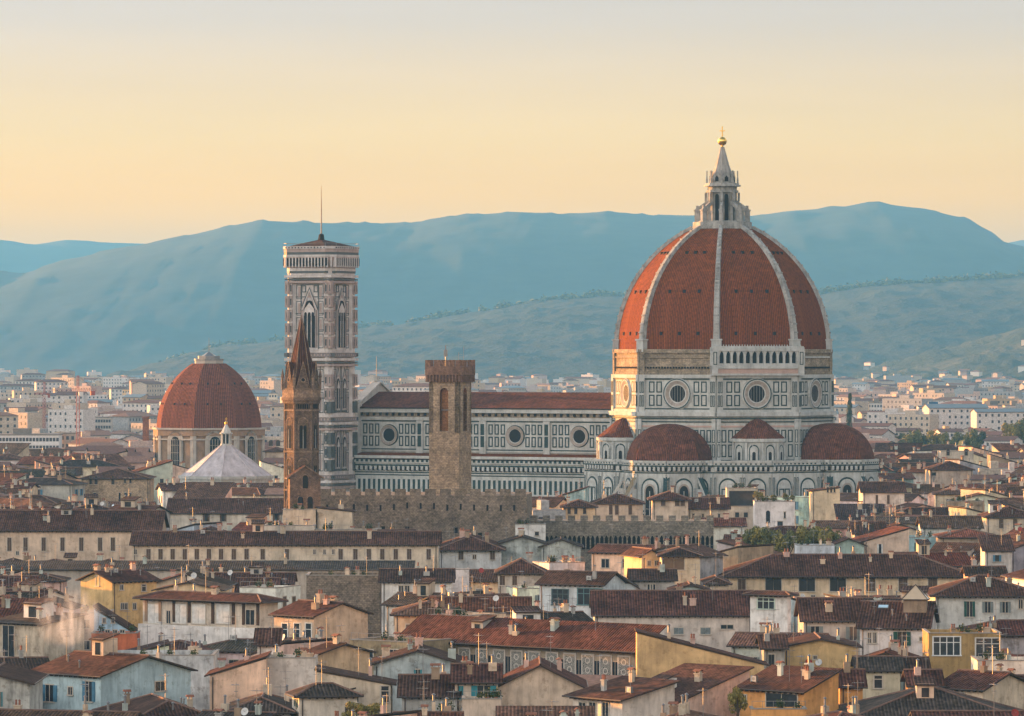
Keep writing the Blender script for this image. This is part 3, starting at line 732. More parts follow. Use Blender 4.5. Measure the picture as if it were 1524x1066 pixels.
for i in range(4):
    p = [(-8.4, -8.4), (8.4, -8.4), (8.4, 8.4), (-8.4, 8.4)]; L = wallframe(cr, p[i], p[(i+1) % 4])
    for k in range(13): cr.box(2.0+k*1.0, 2.35+k*1.0, 0.05, 1.1, 79.2, 81.9, 0); cr.box(2.4+k*1.0, 2.9+k*1.0, 0.12, 1.1, 79.6, 81.7, 3)
    for k in range(13): cr.box(2.0+k*1.0, 2.35+k*1.0, -0.1, 0.2, 84.35, 84.7, 3)
    cr.M = None
    L = wallframe(cr, chsq(8.4, 2.3)[(2*i+1) % 8], chsq(8.4, 2.3)[(2*i+2) % 8])
    for k in range(3): cr.box(0.4+k*1.1, 0.8+k*1.1, 0.0, 1.2, 79.2, 81.9, 0)
    cr.M = None
cr.build('crown_gallery', CM, bell)
tr = MB(); pb = chsq(7.6, 2.0)
for k in range(8): tr.face([(*pb[k], 84.9), (*pb[(k+1) % 8], 84.9), (0, 0, 87.0)], 8)
tr.lathe([(1.1, 86.2), (0.8, 87.4), (0.7, 88.2), (0.2, 88.5)], 8, 3); tr.build('low_roof', CM, bell)
fp = MB(); fp.tube((0, 0, 88.0), (0, 0, 95), 0.2, 0.17, 6, 6); fp.tube((0, 0, 95), (0, 0, 101.6), 0.17, 0.05, 6, 6); fp.build('flagpole', CM, bell)
rl = MB()
for k in range(8):
    a, b = chsq(8.3, 2.2)[k], chsq(8.3, 2.2)[(k+1) % 8]
    rl.tube((*a, 85.7), (*b, 85.7), 0.05, n=4, m=6); rl.tube((*a, 84.9), (*a, 85.8), 0.05, n=4, m=6)
rl.build('railing', CM, bell)
# ---------------------------------------------------------------- other landmarks
def merlons(mb, w, d, z, mw, gap, mh, th=0.5, m=0):
    for (L_, fn) in ((w, lambda u: (u, 0)), (w, lambda u: (u, d-th)), (d, None), (d, 'r')):
        n = max(2, int((L_+gap)//(mw+gap))); st = (L_-mw)/(n-1)
        for k in range(n):
            u = k*st
            if callable(fn): mb.box(u, u+mw, fn(0)[1], fn(0)[1]+th, z, z+mh, m)
            elif k not in (0, n-1):
                x = 0 if fn is None else w-th; mb.box(x, x+th, u, u+mw, z, z+mh, m)
def archbox(mb, cx, z0, w, h, y0, m):
    arch(mb, cx, z0, w, h, y0, m)
# square brick tower of the fortress
Yt = 1013.0; tht = radians(22)
bt = empty('brick_tower', (X(683, Yt)-6.6*cos(tht), Yt+6.6*sin(tht), -1.4), -tht)
tag(bt, 'square brown stone tower with battlements and tall arched openings, in front of the nave', 'tower')
W_, D_ = 6.6, 6.6
TM = [m_stone('tower_rubble', (0.35, 0.26, 0.175), (0.26, 0.19, 0.13), (0.7, 0.35)), m_stone('crown_brick', (0.25, 0.145, 0.10), (0.18, 0.105, 0.075), (0.5, 0.22)), DARK, m_stone('warm_brick', (0.42, 0.20, 0.09), (0.30, 0.145, 0.065), (0.5, 0.2)), METAL]
b = MB(); b.box(0, W_, 0, D_, 0, 41, 0)
def pierced(mb, w, a, z0, z1, zz0, zz1, mm=0, t=0.9):
    """wall panel of width w with an arched opening a wide between z0 and z1"""
    c = w/2; mb.box(0, c-a/2, 0, t, zz0, zz1, mm); mb.box(c+a/2, w, 0, t, zz0, zz1, mm); mb.box(c-a/2, c+a/2, 0, t, zz0, z0, mm)
    r = a/2; zs = z1-r; n = 10
    for k in range(n):
        x0 = c+r*cos(pi-pi*k/n); x1 = c+r*cos(pi-pi*(k+1)/n); h0 = zs+r*sin(pi*k/n); h1 = zs+r*sin(pi*(k+1)/n)
        mb.face([(x0, 0, h0), (x1, 0, h1), (x1, 0, zz1), (x0, 0, zz1)], mm); mb.face([(x0, t, h0), (x1, t, h1), (x1, 0, h1), (x0, 0, h0)][::-1], 3)
    mb.face([(c-r, 0, z0), (c-r, t, z0), (c-r, t, zs), (c-r, 0, zs)], 3); mb.face([(c+r, t, z0), (c+r, 0, z0), (c+r, 0, zs), (c+r, t, zs)], 3)
pc = [(0,0),(W_,0),(W_,D_),(0,D_)]
bb = MB()
for i in range(4):
    L = wallframe(bb, pc[i], pc[(i+1) % 4]); pierced(bb, L, 1.9, 41.4, 50.2, 41.0, 51.6, 0)
bb.M = None; bb.box(1.2, W_-1.2, 1.2, D_-1.2, 41, 51, 3)
bb.box(0.9, W_-0.9, 0.9, D_-0.9, 45.6, 45.8, 4)
b.build('shaft', TM, bt); bb.build('belfry', TM, bt)
t_ = MB(); e = 0.62
t_.box(-e, W_+e, -e, D_+e, 52.8, 54.6, 1)
for i in range(4):
    P_ = [(-e,-e),(W_+e,-e),(W_+e,D_+e),(-e,D_+e)]; L = wallframe(t_, P_[i], P_[(i+1) % 4])
    for k in range(11):
        u = 0.35+k*(L-0.7)/10; t_.box(u-0.16, u+0.16, 0.0, e, 51.4, 52.8, 1)
        if k < 10: t_.box(u+0.16, u+(L-0.7)/10-0.16, 0.3, e+0.1, 51.5, 52.7, 1)
t_.M = Matrix.Translation((-e, -e, 0)); merlons(t_, W_+2*e, D_+2*e, 54.6, 1.15, 0.7, 1.3, 0.4, 1); t_.M = None
t_.build('battlements', TM, bt)
v = MB(); v.tube((2.4, 3, 54.6), (2.4, 3, 58.6), 0.09, n=5); v.box(2.0, 2.8, 2.96, 3.04, 56.6, 58.0); v.box(2.3, 2.5, 2.9, 3.1, 58, 58.9); v.build('weather_vane', METAL, bt)
for xx, hh in ((5.3, 57.5), (6.4, 58.6)):
    v = MB(); v.tube((xx, 3, 54.6), (xx, 3, hh), 0.05, n=4); v.tube((xx-0.1, 3, hh-0.5), (xx+0.9, 3, hh-0.4), 0.04, n=4); v.build('aerial', METAL, bt)
# the fortress wall at its foot
Yf = 1004.0
fw = empty('fortress_block', (X(476, Yf), Yf, 0), radians(-3))
tag(fw, 'massive brown rubble fortress block with crenellated top at the foot of the brick tower', 'fortress')
w_ = (783-476)*Yf/F; b = MB(); b.box(0, w_, 0, 26, 0, 27.2, 0); b.box(w_-1.2, w_+0.25, -0.25, 1, 0, 27.2, 0)
b.box(-0.1, w_+0.1, -0.15, 0, 17.9, 18.3, 0); b.build('wall', [STONE, DARK], fw)
def merlon_row(parent, w, z, mw, gap, mh, th, m):
    q = MB(); q.box(0, mw, 0, th, 0, mh); me = q.mesh('merlon', [m]); n = int((w+gap)//(mw+gap)); st = (w-mw)/(n-1)
    for k in range(n): o = link('merlon', me, parent); o.location = (k*st, 0, z+0.003)
merlon_row(fw, w_, 27.2, 2.2, 0.75, 1.3, 0.7, STONE)
rnd_ = random.Random(4)
for k in range(15):
    u = 1.5+k*2.7; 
    m = MB(); m.box(-0.2, 0.2, -0.02, 0.1, 0, 1.2)
    put_ = link('slit_window', m.mesh('slit_window', [DARK]), fw); put_.location = (u, -0.03, 24.3+rnd_.uniform(-.3, .3))
for k in (0, 2, 3, 5, 6):
    m = MB(); m.box(-0.4, 0.4, -0.02, 0.1, 0, 1.3); q = link('small_window', m.mesh('small_window', [DARK]), fw); q.location = (3+k*4.9, -0.03, 19.0+rnd_.uniform(-1, 1))
# pointed brick spire, hexagonal
Ys = 985.0; sp = empty('spire_tower', (X(447.5, Ys), Ys+3.2, 0), radians(9))
tag(sp, 'slender hexagonal brick bell tower with tall pointed spire, just left of the fortress block', 'bell tower')
SM = [m_stone('spire_brick', (0.19, 0.13, 0.092), (0.14, 0.094, 0.068), (0.5, 0.22)), m_tiles('spire_tiles', (0.085, 0.040, 0.030), 0.5, 0.6), DARK, m_stone('spire_trim', (0.27, 0.185, 0.125), (0.21, 0.145, 0.10), (0.7, 0.3)), MR, METAL]
def hexa(R, r0=0.0): return [(R*cos(r0+pi/3*k-pi/2+pi/6), R*sin(r0+pi/3*k-pi/2+pi/6)) for k in range(6)]
b = MB(); b.prism(hexa(3.35), 0, 47.2, 0)
for z in (20.5, 28.6, 36.2, 44.4): b.prism(hexa(3.6), z, z+0.35, 3)
b.prism(hexa(3.75), 45.9, 46.5, 0); b.prism(hexa(4.0), 46.5, 47.1, 0); b.prism(hexa(3.85), 47.1, 48.9, 3)
H6 = hexa(3.35)
for k in range(6):
    L = wallframe(b, H6[k], H6[(k+1) % 6])
    for q in range(7): arch(b, 0.35+q*(L-0.7)/6, 44.9, 0.3, 0.9, -0.1, 2)
    b.box(-0.1, 0.35, -0.15, 0, 0, 46, 0); b.box(L-0.35, L+0.1, -0.15, 0, 0, 46, 0)
b.M = None; shf = b.build('shaft', SM, sp)
for k in range(6):
    for z0, z1 in ((36.8, 43.0), (29.4, 35.0), (21.6, 27.0)):
        m = MB(); L = wallframe(m, H6[k], H6[(k+1) % 6]); c = L/2
        arch(m, c, z0, 1.75, z1-z0, -0.06, 0, rim=3, rw=0.2); arch(m, c-0.38, z0+0.2, 0.6, z1-z0-1.6, -0.12, 2); arch(m, c+0.38, z0+0.2, 0.6, z1-z0-1.6, -0.12, 2)
        m.box(c-0.07, c+0.07, -0.22, -0.1, z0+0.2, z1-2.2, 4); m.box(c-0.85, c+0.85, -0.2, 0, z0, z0+0.2, 3); m.M = None; m.build('arched_window', SM, shf)
b = MB(); r0, zb, zt = 3.3, 48.9, 63.6
hh = hexa(r0)
for k in range(6): b.face([(*hh[k], zb), (*hh[(k+1) % 6], zb), (0, 0, zt)], 1); b.tube((*hh[k], zb), (0, 0, zt), 0.14, 0.06, 5, 3)
for k in range(6):
    L = wallframe(b, hexa(3.7)[k], hexa(3.7)[(k+1) % 6]); c = L/2
    b.face([(c-1.35, 0.1, zb), (c+1.35, 0.1, zb), (c, 0.1, zb+5.2)], 0); b.face([(c-1.35, 0.1, zb), (c, 0.1, zb+5.2), (c, 2.4, zb+5.2)], 1); b.face([(c, 2.4, zb+5.2), (c, 0.1, zb+5.2), (c+1.35, 0.1, zb)], 1)
    ring(b, c, zb+1.7, 0.5, 0.34, 0.02, 0.02, 3, 14); disc(b, c, zb+1.7, 0.34, 0.03, 2, 14)
    for s_ in (-1, 1): b.tube((c+s_*1.4, 0.02, zb), (c, 0.02, zb+5.3), 0.09, n=4, m=3)
b.M = None
for p in hexa(3.75): b.prism([(p[0]+0.32*cos(q*pi/2+pi/4), p[1]+0.32*sin(q*pi/2+pi/4)) for q in range(4)], zb-0.3, zb+2.2, 3); b.lathe([(0.36, zb+2.2), (0.02, zb+4.0)], 4, 0, p[0], p[1])
b.tube((0, 0, zt-0.4), (0, 0, zt+1.6), 0.07, n=5, m=5); b.box(-0.35, 0.35, -0.04, 0.04, zt+0.8, zt+0.92, 5); b.build('spire', SM, sp)
# gabled bell cote below it
b = MB(); b.box(-3.0, 3.1, -6.2, -3.3, 0, 31.6, 0)
b.face([(-3.0, -6.2, 31.6), (3.1, -6.2, 31.6), (0.05, -6.2, 33.6)], 0); b.face([(-3.0, -3.3, 31.6), (0.05, -3.3, 33.6), (3.1, -3.3, 31.6)], 0)
for s_ in (-1, 1):
    q = [(0.05+s_*3.7, -6.6, 31.3), (0.05+s_*3.7, -3.2, 31.3), (0.05, -3.2, 33.8), (0.05, -6.6, 33.8)]; b.slab(q if s_ > 0 else q[::-1], 0.25, 1, 3)
b.M = Matrix.Translation((0, -6.2, 0)); arch(b, 0.05, 29.2, 1.1, 2.6, -0.05, 2, rim=3, rw=0.15)
for q in (-0.9, 1.0): arch(b, q, 22.0, 1.1, 5.6, -0.05, 2, rim=3, rw=0.15)
b.box(-1.8, 1.9, -0.1, 0, 21.6, 21.9, 3); b.M = None
b.build('gabled_porch', SM, sp)
# low arcaded battlement running right from the fortress
Yb = 1020.0; ab = empty('arcaded_battlement', (X(789, Yb), Yb, 0), radians(0))
tag(ab, 'low weathered battlement carried on small arches, right of the fortress block', 'battlement')
w_ = (1062-789)*Yb/F; b = MB(); b.box(0, w_, 0.5, 12, 0, 21.4, 0); b.box(0, w_, 0.0, 0.5, 18.6, 21.4, 0)
n = 40; st = w_/n
for k in range(n):
    b.box(k*st, k*st+0.28, 0.0, 0.5, 15.9, 18.6, 0); b.box(k*st+0.28, (k+1)*st, 0.42, 0.5, 15.6, 18.4, 1)
    b.face([(k*st+0.28, 0.0, 18.6), (k*st+0.28, 0.0, 17.9), (k*st+0.5, 0.0, 18.4), (k*st+st*0.65, 0.0, 18.6)], 0); b.face([((k+1)*st, 0.0, 17.9), ((k+1)*st, 0.0, 18.6), (k*st+st*0.65, 0.0, 18.6), ((k+1)*st-0.2, 0.0, 18.4)], 0)
b.build('wall', [m_stone('grey_rubble', (0.27, 0.23, 0.18), (0.17, 0.145, 0.115), (0.7, 0.35)), DARK], ab)
merlon_row(ab, w_, 21.4, 1.5, 1.0, 1.2, 0.5, bpy.data.materials['grey_rubble'])

# domed chapel, left
Yl = 1650.0; sl = empty('domed_chapel', (X(311, Yl), Yl, 0), radians(10))
tag(sl, 'large plain red brown dome on an octagonal drum with arched windows, far left', 'domed chapel')
LMt = [m_tiles('chapel_tiles', (0.175, 0.062, 0.038), 0.6, 0.5), m_plaster('chapel_wall', 0.4, fixed=(0.30, 0.20, 0.13)), m_plaster('chapel_trim', 0.4, fixed=(0.42, 0.38, 0.33)), DARK, METAL]
R8 = 18.6; b = MB(); b.prism(oct_(R8), 0, 31, 1)
for a, c_ in oct_faces(R8):
    L = wallframe(b, a, c_); b.box(L-0.9, L+0.2, -0.5, 0, 0, 31, 2); b.box(-0.3, L+0.3, -0.7, 0, 27.2, 27.7, 2); b.box(-0.4, L+0.4, -1.1, 0, 30.6, 31.2, 2); b.box(-0.2, L+0.2, -0.6, 0, 28.6, 30.6, 1); b.box(2.6, 4.2, -0.3, 0, 8, 27, 2) if False else None
    b.box(-0.2, 0.9, -0.55, 0, 0, 31, 2)
b.M = None; dw = b.build('drum_wall', LMt, sl)
for a, c_ in oct_faces(R8):
    m = MB(); L = wallframe(m, a, c_); arch(m, L/2, 17.0, 5.0, 12.6, -0.5, 2, rim=2, rw=0.8); arch(m, L/2, 18.2, 3.4, 10.2, -0.7, 3)
    for q in (-0.9, 0, 0.9): m.box(L/2+q-0.07, L/2+q+0.07, -0.8, -0.7, 18.2, 27.5, 2)
    for z in (20.5, 23, 25.5): m.box(L/2-1.6, L/2+1.6, -0.8, -0.7, z, z+0.12, 2)
    m.M = None; m.build('arched_window', LMt, dw)
b = MB(); nz = 16; ZH = 21.4; SD = 17.8
prf = [(sqrt(max(0, 25.0**2-(ZH*k/nz)**2))-7.1+0.2*(1-k/nz), 31.0+ZH*k/nz) for k in range(nz+1)]
for k in range(8):
    a0, a1 = pi/8+k*pi/4, pi/8+(k+1)*pi/4
    for (r0, z0), (r1, z1) in zip(prf, prf[1:]):
        b.face([(r0*cos(a0), r0*sin(a0), z0), (r0*cos(a1), r0*sin(a1), z0), (r1*cos(a1), r1*sin(a1), z1), (r1*cos(a0), r1*sin(a0), z1)], 0)
    am = (a0+a1)/2
    for z, s_ in ((9, 2.2), (15.5, 1.8)):
        j = int(z/ZH*nz); ap = prf[j][0]*cos(pi/8)
        for q in (-1, 1):
            b.M = Matrix.Translation((ap*cos(am)-q*s_*sin(am), ap*sin(am)+q*s_*cos(am), prf[j][1])) @ Matrix.Rotation(am, 4, 'Z'); b.box(-0.5, 0.22, -0.28, 0.28, -0.3, 0.4, 3); b.M = None
b.build('dome', LMt, sl)
b = MB(); b.prism(oct_(4.9), 52.0, 53.4, 2); b.prism(oct_(5.1), 53.4, 54.0, 4); b.prism(oct_(3.8), 54.0, 54.9, 4); b.lathe([(2.5, 54.9), (0.4, 56.2)], 8, 4); b.tube((0, 0, 56), (0, 0, 61), 0.12, 0.06, 5, 4); b.build('top_platform', LMt, sl)
# white pyramid roof of the baptistery
Yp = 1430.0; bp_ = empty('baptistery', (X(333, Yp), Yp+12, 0), -TH+radians(3))
tag(bp_, 'octagonal building under a pale marble pyramid roof with a tiny lantern', 'baptistery')
BMt = [m_plaster('pyramid_marble', 0.5, fixed=(0.50, 0.455, 0.46)), MG, MW, DARK, GOLD]
b = MB(); b.prism(oct_(13.4), 0, 19.5, 2); b.prism(oct_(13.9), 19.5, 20.4, 2); b.build('wall', BMt, bp_)
b = MB()
for k in range(8):
    a0, a1 = pi/8+k*pi/4, pi/8+(k+1)*pi/4; p0 = (13.7*cos(a0), 13.7*sin(a0)); p1 = (13.7*cos(a1), 13.7*sin(a1))
    b.face([(*p0, 19.9), (*p1, 19.9), (p1[0]*0.09, p1[1]*0.09, 29.4), (p0[0]*0.09, p0[1]*0.09, 29.4)], 0); b.tube((*p0, 19.95), (p0[0]*0.09, p0[1]*0.09, 29.45), 0.16, n=5, m=0)
b.build('pyramid_roof', BMt, bp_)
b = MB(); b.prism(oct_(1.7), 29.0, 29.6, 2)
for k in range(8): a = pi/8+k*pi/4; b.M = Matrix.Rotation(a, 4, 'Z'); b.box(1.25, 1.6, -0.16, 0.16, 29.6, 32.4, 2); b.M = None
b.prism(oct_(0.9), 29.6, 32.4, 3); b.prism(oct_(1.9), 32.4, 32.8, 2); b.lathe([(1.6, 32.8), (0.35, 35.2)], 8, 2); b.lathe([(0.02, 35.0), (0.42, 35.3), (0.45, 35.8), (0.02, 36.2)], 10, 4); b.tube((0, 0, 36), (0, 0, 37.3), 0.07, n=4, m=4); b.box(-0.35, 0.35, -0.05, 0.05, 36.7, 36.85, 4)
b.build('lantern', BMt, bp_)
# ---------------------------------------------------------------- houses
CREAM=(0.64,0.50,0.36); WHITE=(0.70,0.68,0.64); LBLUE=(0.38,0.50,0.53); YELLOW=(0.60,0.41,0.20); OCHRE=(0.37,0.245,0.10)
ORANGE=(0.66,0.33,0.11); PEACH=(0.74,0.52,0.37); GREY=(0.40,0.39,0.36); BEIGE=(0.50,0.42,0.32); SAGE=(0.45,0.50,0.45); BROWNW=(0.34,0.25,0.17); PINK=(0.62,0.42,0.34); REDW=(0.55,0.16,0.07)
RB=(0.082,0.038,0.026); RD_=(0.086,0.035,0.025); RR=(0.14,0.048,0.028); RG=(0.058,0.044,0.036); RK=(0.062,0.032,0.023)
S_TEAL=(0.03,0.20,0.24); S_GREEN=(0.02,0.075,0.055); S_BROWN=(0.10,0.065,0.045); S_GREY=(0.17,0.20,0.20); S_BLUE=(0.06,0.17,0.26); S_DARK=(0.03,0.03,0.03); S_WHITE=(0.6,0.6,0.57)
CACHE = {}
def cached(key, fn):
    if key not in CACHE: CACHE[key] = fn()
    return CACHE[key]
def rnd(v, s=0.1): return round(v/s)*s
def put(name, me, parent, loc, rz=0.0, color=None):
    o = link(name, me, parent, color); o.location = loc; o.rotation_euler = (0, 0, rz); return o
def window(parent, loc, rz, kind, w, h, color, fine, fcol=(0.45, 0.40, 0.33)):
    w = max(0.4, rnd(w)); h = max(0.4, rnd(h))
    if not fine:
        def mk():
            m = MB(); s = 0.14
            if kind == 'a':
                m.box(-w/2, w/2, -0.04, 0.02, 0, h-w/2, 1); m.face([(w/2*cos(pi*k/8), -0.04, h-w/2+w/2*sin(pi*k/8)) for k in range(9)], 1)
            elif kind in 'cl': m.box(-w/2, w/2, -0.09, 0.02, 0, h, 0 if kind == 'c' else 2); m.box(-0.03, 0.03, -0.11, -0.09, 0, h, 1)
            elif kind == 'o':
                m.box(-w/4, w/4, -0.04, 0.02, 0, h, 1); m.box(-w/2, -w/4, -0.11, 0.02, 0, h, 0); m.box(w/4, w/2, -0.11, 0.02, 0, h, 0)
            else: m.box(-w/2, w/2, -0.04, 0.02, 0, h, 1); m.box(-w/2-s, w/2+s, -0.14, 0.02, h, h+s, 2)
            m.box(-w/2-0.12, w/2+0.12, -0.2, 0.02, -0.14, 0, 2)
            return m.mesh('window', [SHUT, PANE, STONEF])
        return put('window', cached(('wf', kind, w, h), mk), parent, loc, rz, color)
    def surround():
        m = MB(); s = 0.13; ww = w if kind in 'dcwl' else w*0.5
        for a, b in ((-ww/2-s, -ww/2), (ww/2, ww/2+s)): m.box(a, b, -0.07, 0.02, 0, h)
        m.box(-ww/2-s, ww/2+s, -0.09, 0.02, h, h+s); m.box(-ww/2-s*1.6, ww/2+s*1.6, -0.2, 0.02, -0.15, 0)
        if kind in 'w':
            nb = max(1, round(w/0.95))
            for q in range(nb+1): m.box(-w/2+q*w/nb-0.06, -w/2+q*w/nb+0.06, -0.065, 0.0, 0, h)
            m.box(-w/2, w/2, -0.06, 0.0, h*0.68, h*0.68+0.1)
        if kind in 'do': m.box(-0.04, 0.04, -0.06, 0.0, 0, h)
        return m.mesh('window', [FRAME])
    o = put('window', cached(('s', kind, w, h), surround), parent, loc, rz, fcol)
    if kind in 'dwo':
        def pane():
            m = MB(); ww = w if kind in 'dw' else w*0.5; m.box(-ww/2, ww/2, -0.035, 0.02, 0, h); return m.mesh('pane', [PANE])
        put('pane', cached(('p', kind, w, h), pane), o, (0, 0, 0), 0, color)
    if kind in 'col':
        def leaf():
            m = MB(); lw = w/2 if kind in 'cl' else w*0.25
            m.box(0, lw-0.02, -0.05, 0.0, 0, h)
            k = 0.12
            while k < h-0.12: m.box(0.06, lw-0.08, -0.075, -0.05, k, k+0.06); k += 0.15
            return m.mesh('shutter', [SHUT])
        me = cached(('sh', kind, w, h), leaf)
        lw = w/2 if kind in 'cl' else w*0.25
        a = -w/2; b = 0.02 if kind in 'cl' else w*0.25+0.02
        put('shutter', me, o, (a, -0.04, 0), 0, color); put('shutter', me, o, (b, -0.04, 0), 0, color)
    return o
STONEF = m_plain('window_stone', (0.36, 0.32, 0.26), 0.85, 0.1)
def chimney(parent, loc, hgt, col, kind=0, wid=0.8):
    wid = rnd(wid, 0.2); hgt = rnd(hgt, 0.3)
    def mk():
        m = MB(); w = wid; d = wid*0.7
        m.box(-w/2, w/2, -d/2, d/2, -1.5, hgt, 0)
        if kind == 0:
            m.box(-w/2-0.08, w/2+0.08, -d/2-0.08, d/2+0.08, hgt, hgt+0.12, 0)
            for x in (-w/2+0.05, w/2-0.17): m.box(x, x+0.12, -d/2+0.05, d/2-0.05, hgt+0.12, hgt+0.42, 0)
            m.slab([(-w/2-0.15, -d/2-0.15, hgt+0.42), (w/2+0.15, -d/2-0.15, hgt+0.42), (w/2+0.15, 0, hgt+0.62), (-w/2-0.15, 0, hgt+0.62)], 0.07, 1, 1)
            m.slab([(w/2+0.15, d/2+0.15, hgt+0.42), (-w/2-0.15, d/2+0.15, hgt+0.42), (-w/2-0.15, 0, hgt+0.62), (w/2+0.15, 0, hgt+0.62)], 0.07, 1, 1)
        elif kind == 1:
            m.box(-w/2-0.1, w/2+0.1, -d/2-0.1, d/2+0.1, hgt, hgt+0.12, 0)
            for x in (-w/4, w/4): m.lathe([(0.13, hgt+0.1), (0.11, hgt+0.6), (0.17, hgt+0.65), (0.0, hgt+0.75)], 8, 1, x, 0)
        else:
            m.lathe([(0.14, hgt-0.1), (0.14, hgt+0.8), (0.26, hgt+0.85), (0.02, hgt+1.05)], 8, 2)
        return m.mesh('chimney', [PLASTER, CHCAP, METAL])
    return put('chimney', cached(('ch', wid, hgt, kind), mk), parent, loc, random.choice((0, 0, pi/2)), col)
TILE_D = m_tiles('hut_tiles', (0.085, 0.045, 0.034))
POTLEAF = m_plain('pot_leaves', (0.05, 0.07, 0.025), 0.8, 0.4)
CHCAP = m_plain('terracotta', (0.24, 0.10, 0.06), 0.9, 0.3)
def antenna(parent, loc, h):
    h = rnd(h, 0.5)
    def mk():
        m = MB(); m.tube((0, 0, -0.5), (0, 0, h), 0.035, n=4)
        m.tube((-0.7, 0, h-0.25), (0.7, 0.25, h-0.25), 0.025, n=4)
        for k in range(7): x = -0.65+k*0.21; m.tube((x-0.08, -0.4+0.02*k, h-0.25), (x+0.08, 0.6-0.02*k, h-0.25), 0.018, n=3)
        m.tube((-0.3, 0, h-1.0), (0.45, -0.1, h-1.0), 0.025, n=4)
        for k in range(4): x = -0.25+k*0.2; m.tube((x, -0.22, h-1.0), (x, 0.22, h-1.0), 0.018, n=3)
        return m.mesh('aerial', [METAL])
    return put('aerial', cached(('an', h), mk), parent, loc, random.uniform(0, 3))
def dish(parent, loc, rz, col):
    def mk():
        m = MB(); m.tube((0, 0, -0.6), (0, 0, 0.3), 0.04, n=5, m=1)
        T = Matrix.Translation((0, -0.1, 0.45)) @ Matrix.Rotation(radians(-70), 4, 'X') @ Matrix.Scale(-1, 4, (0, 0, 1))
        m.M = Matrix.Translation((0, -0.15, 0.45)) @ Matrix.Rotation(radians(68), 4, 'X')
        m.lathe([(0.02, 0), (0.25, 0.03), (0.46, 0.11), (0.47, 0.13), (0.25, 0.05), (0.02, 0.02)], 14, 0); m.tube((0, 0, 0), (0, 0, 0.5), 0.02, n=4, m=1); m.M = None
        return m.mesh('dish', [ANY, METAL])
    return put('satellite_dish', cached('dish', mk), parent, loc, rz, col)
def skylight(parent, loc, w, l, ang, rz=0, col=(0.42, 0.62, 0.74)):  # sky reflection put into the pale blue pane colour
    def mk():
        m = MB(); m.box(-w/2-0.08, w/2+0.08, -0.08, l+0.08, -0.1, 0.10, 1); m.box(-w/2, w/2, 0, l, 0.10, 0.14, 0)
        return m.mesh('skylight', [SKYL, METAL])
    o = put('skylight', cached(('sk', rnd(w), rnd(l)), mk), parent, loc, rz, col); o.rotation_euler = (ang, 0, rz); return o
SKYL = m_plain('skylight_glass', (0.35, 0.5, 0.6), 0.18, 0.05, objcol=True)

class House: pass
def roof_hut(e, hs, r):
    """small lean-to room standing on the roof"""
    ww = r.choice((2.0, 2.6, 3.4)); hh = r.choice((1.6, 2.0, 2.4)); x = r.uniform(0.2, 0.75)*hs.w; y = hs.d*r.uniform(0.35, 0.5); z = roofz(hs.w, hs.d, hs.h, hs.roof, hs.t, x, y)
    def mk():
        m = MB(); m.box(-ww/2, ww/2, 0, 2.4, -1.6, hh-0.3, 0); m.slab([(-ww/2-0.25, -0.35, hh-0.4), (ww/2+0.25, -0.35, hh-0.4), (ww/2+0.25, 2.6, hh+0.3), (-ww/2-0.25, 2.6, hh+0.3)], 0.14, 1, 2)
        m.box(-ww*0.22, ww*0.22, -0.03, 0, 0.1, hh-0.8, 3); return m.mesh('roof_room', [PLASTER, TILE_D, WOOD, PANE])
    put('roof_room', cached(('hut', ww, hh), mk), e, (x, y, z), 0, r.choice((CREAM, BEIGE, WHITE, PEACH, GREY)))
def ac_box(e, hs, r):
    def mk():
        m = MB(); m.box(-0.4, 0.4, -0.16, 0.16, -0.1, 0.55, 0); m.box(-0.45, -0.4, -0.2, 0.2, -0.4, 0.6, 1); m.box(0.4, 0.45, -0.2, 0.2, -0.4, 0.6, 1)
        m.M = Matrix.Translation((0, -0.175, 0.23)); disc(m, 0, 0, 0.2, 0, 1, 12); m.M = None; return m.mesh('cooling_unit', [ANY, METAL])
    x = r.uniform(0.1, 0.9)*hs.w; y = hs.d*r.uniform(0.1, 0.45); put('cooling_unit', cached('ac', mk), e, (x, y, roofz(hs.w, hs.d, hs.h, hs.roof, hs.t, x, y)+0.2), 0, (0.40, 0.40, 0.38))
def vents(e, hs, r):
    def mk():
        m = MB(); m.lathe([(0.09, -0.3), (0.09, 0.7), (0.2, 0.75), (0.02, 0.95)], 7, 0); return m.mesh('vent_pipe', [METAL])
    for k in range(r.choice((1, 2, 3))):
        x = r.uniform(0.1, 0.9)*hs.w; y = hs.d*r.uniform(0.08, 0.48); put('vent_pipe', cached('vent', mk), e, (x, y, roofz(hs.w, hs.d, hs.h, hs.roof, hs.t, x, y)), 0)
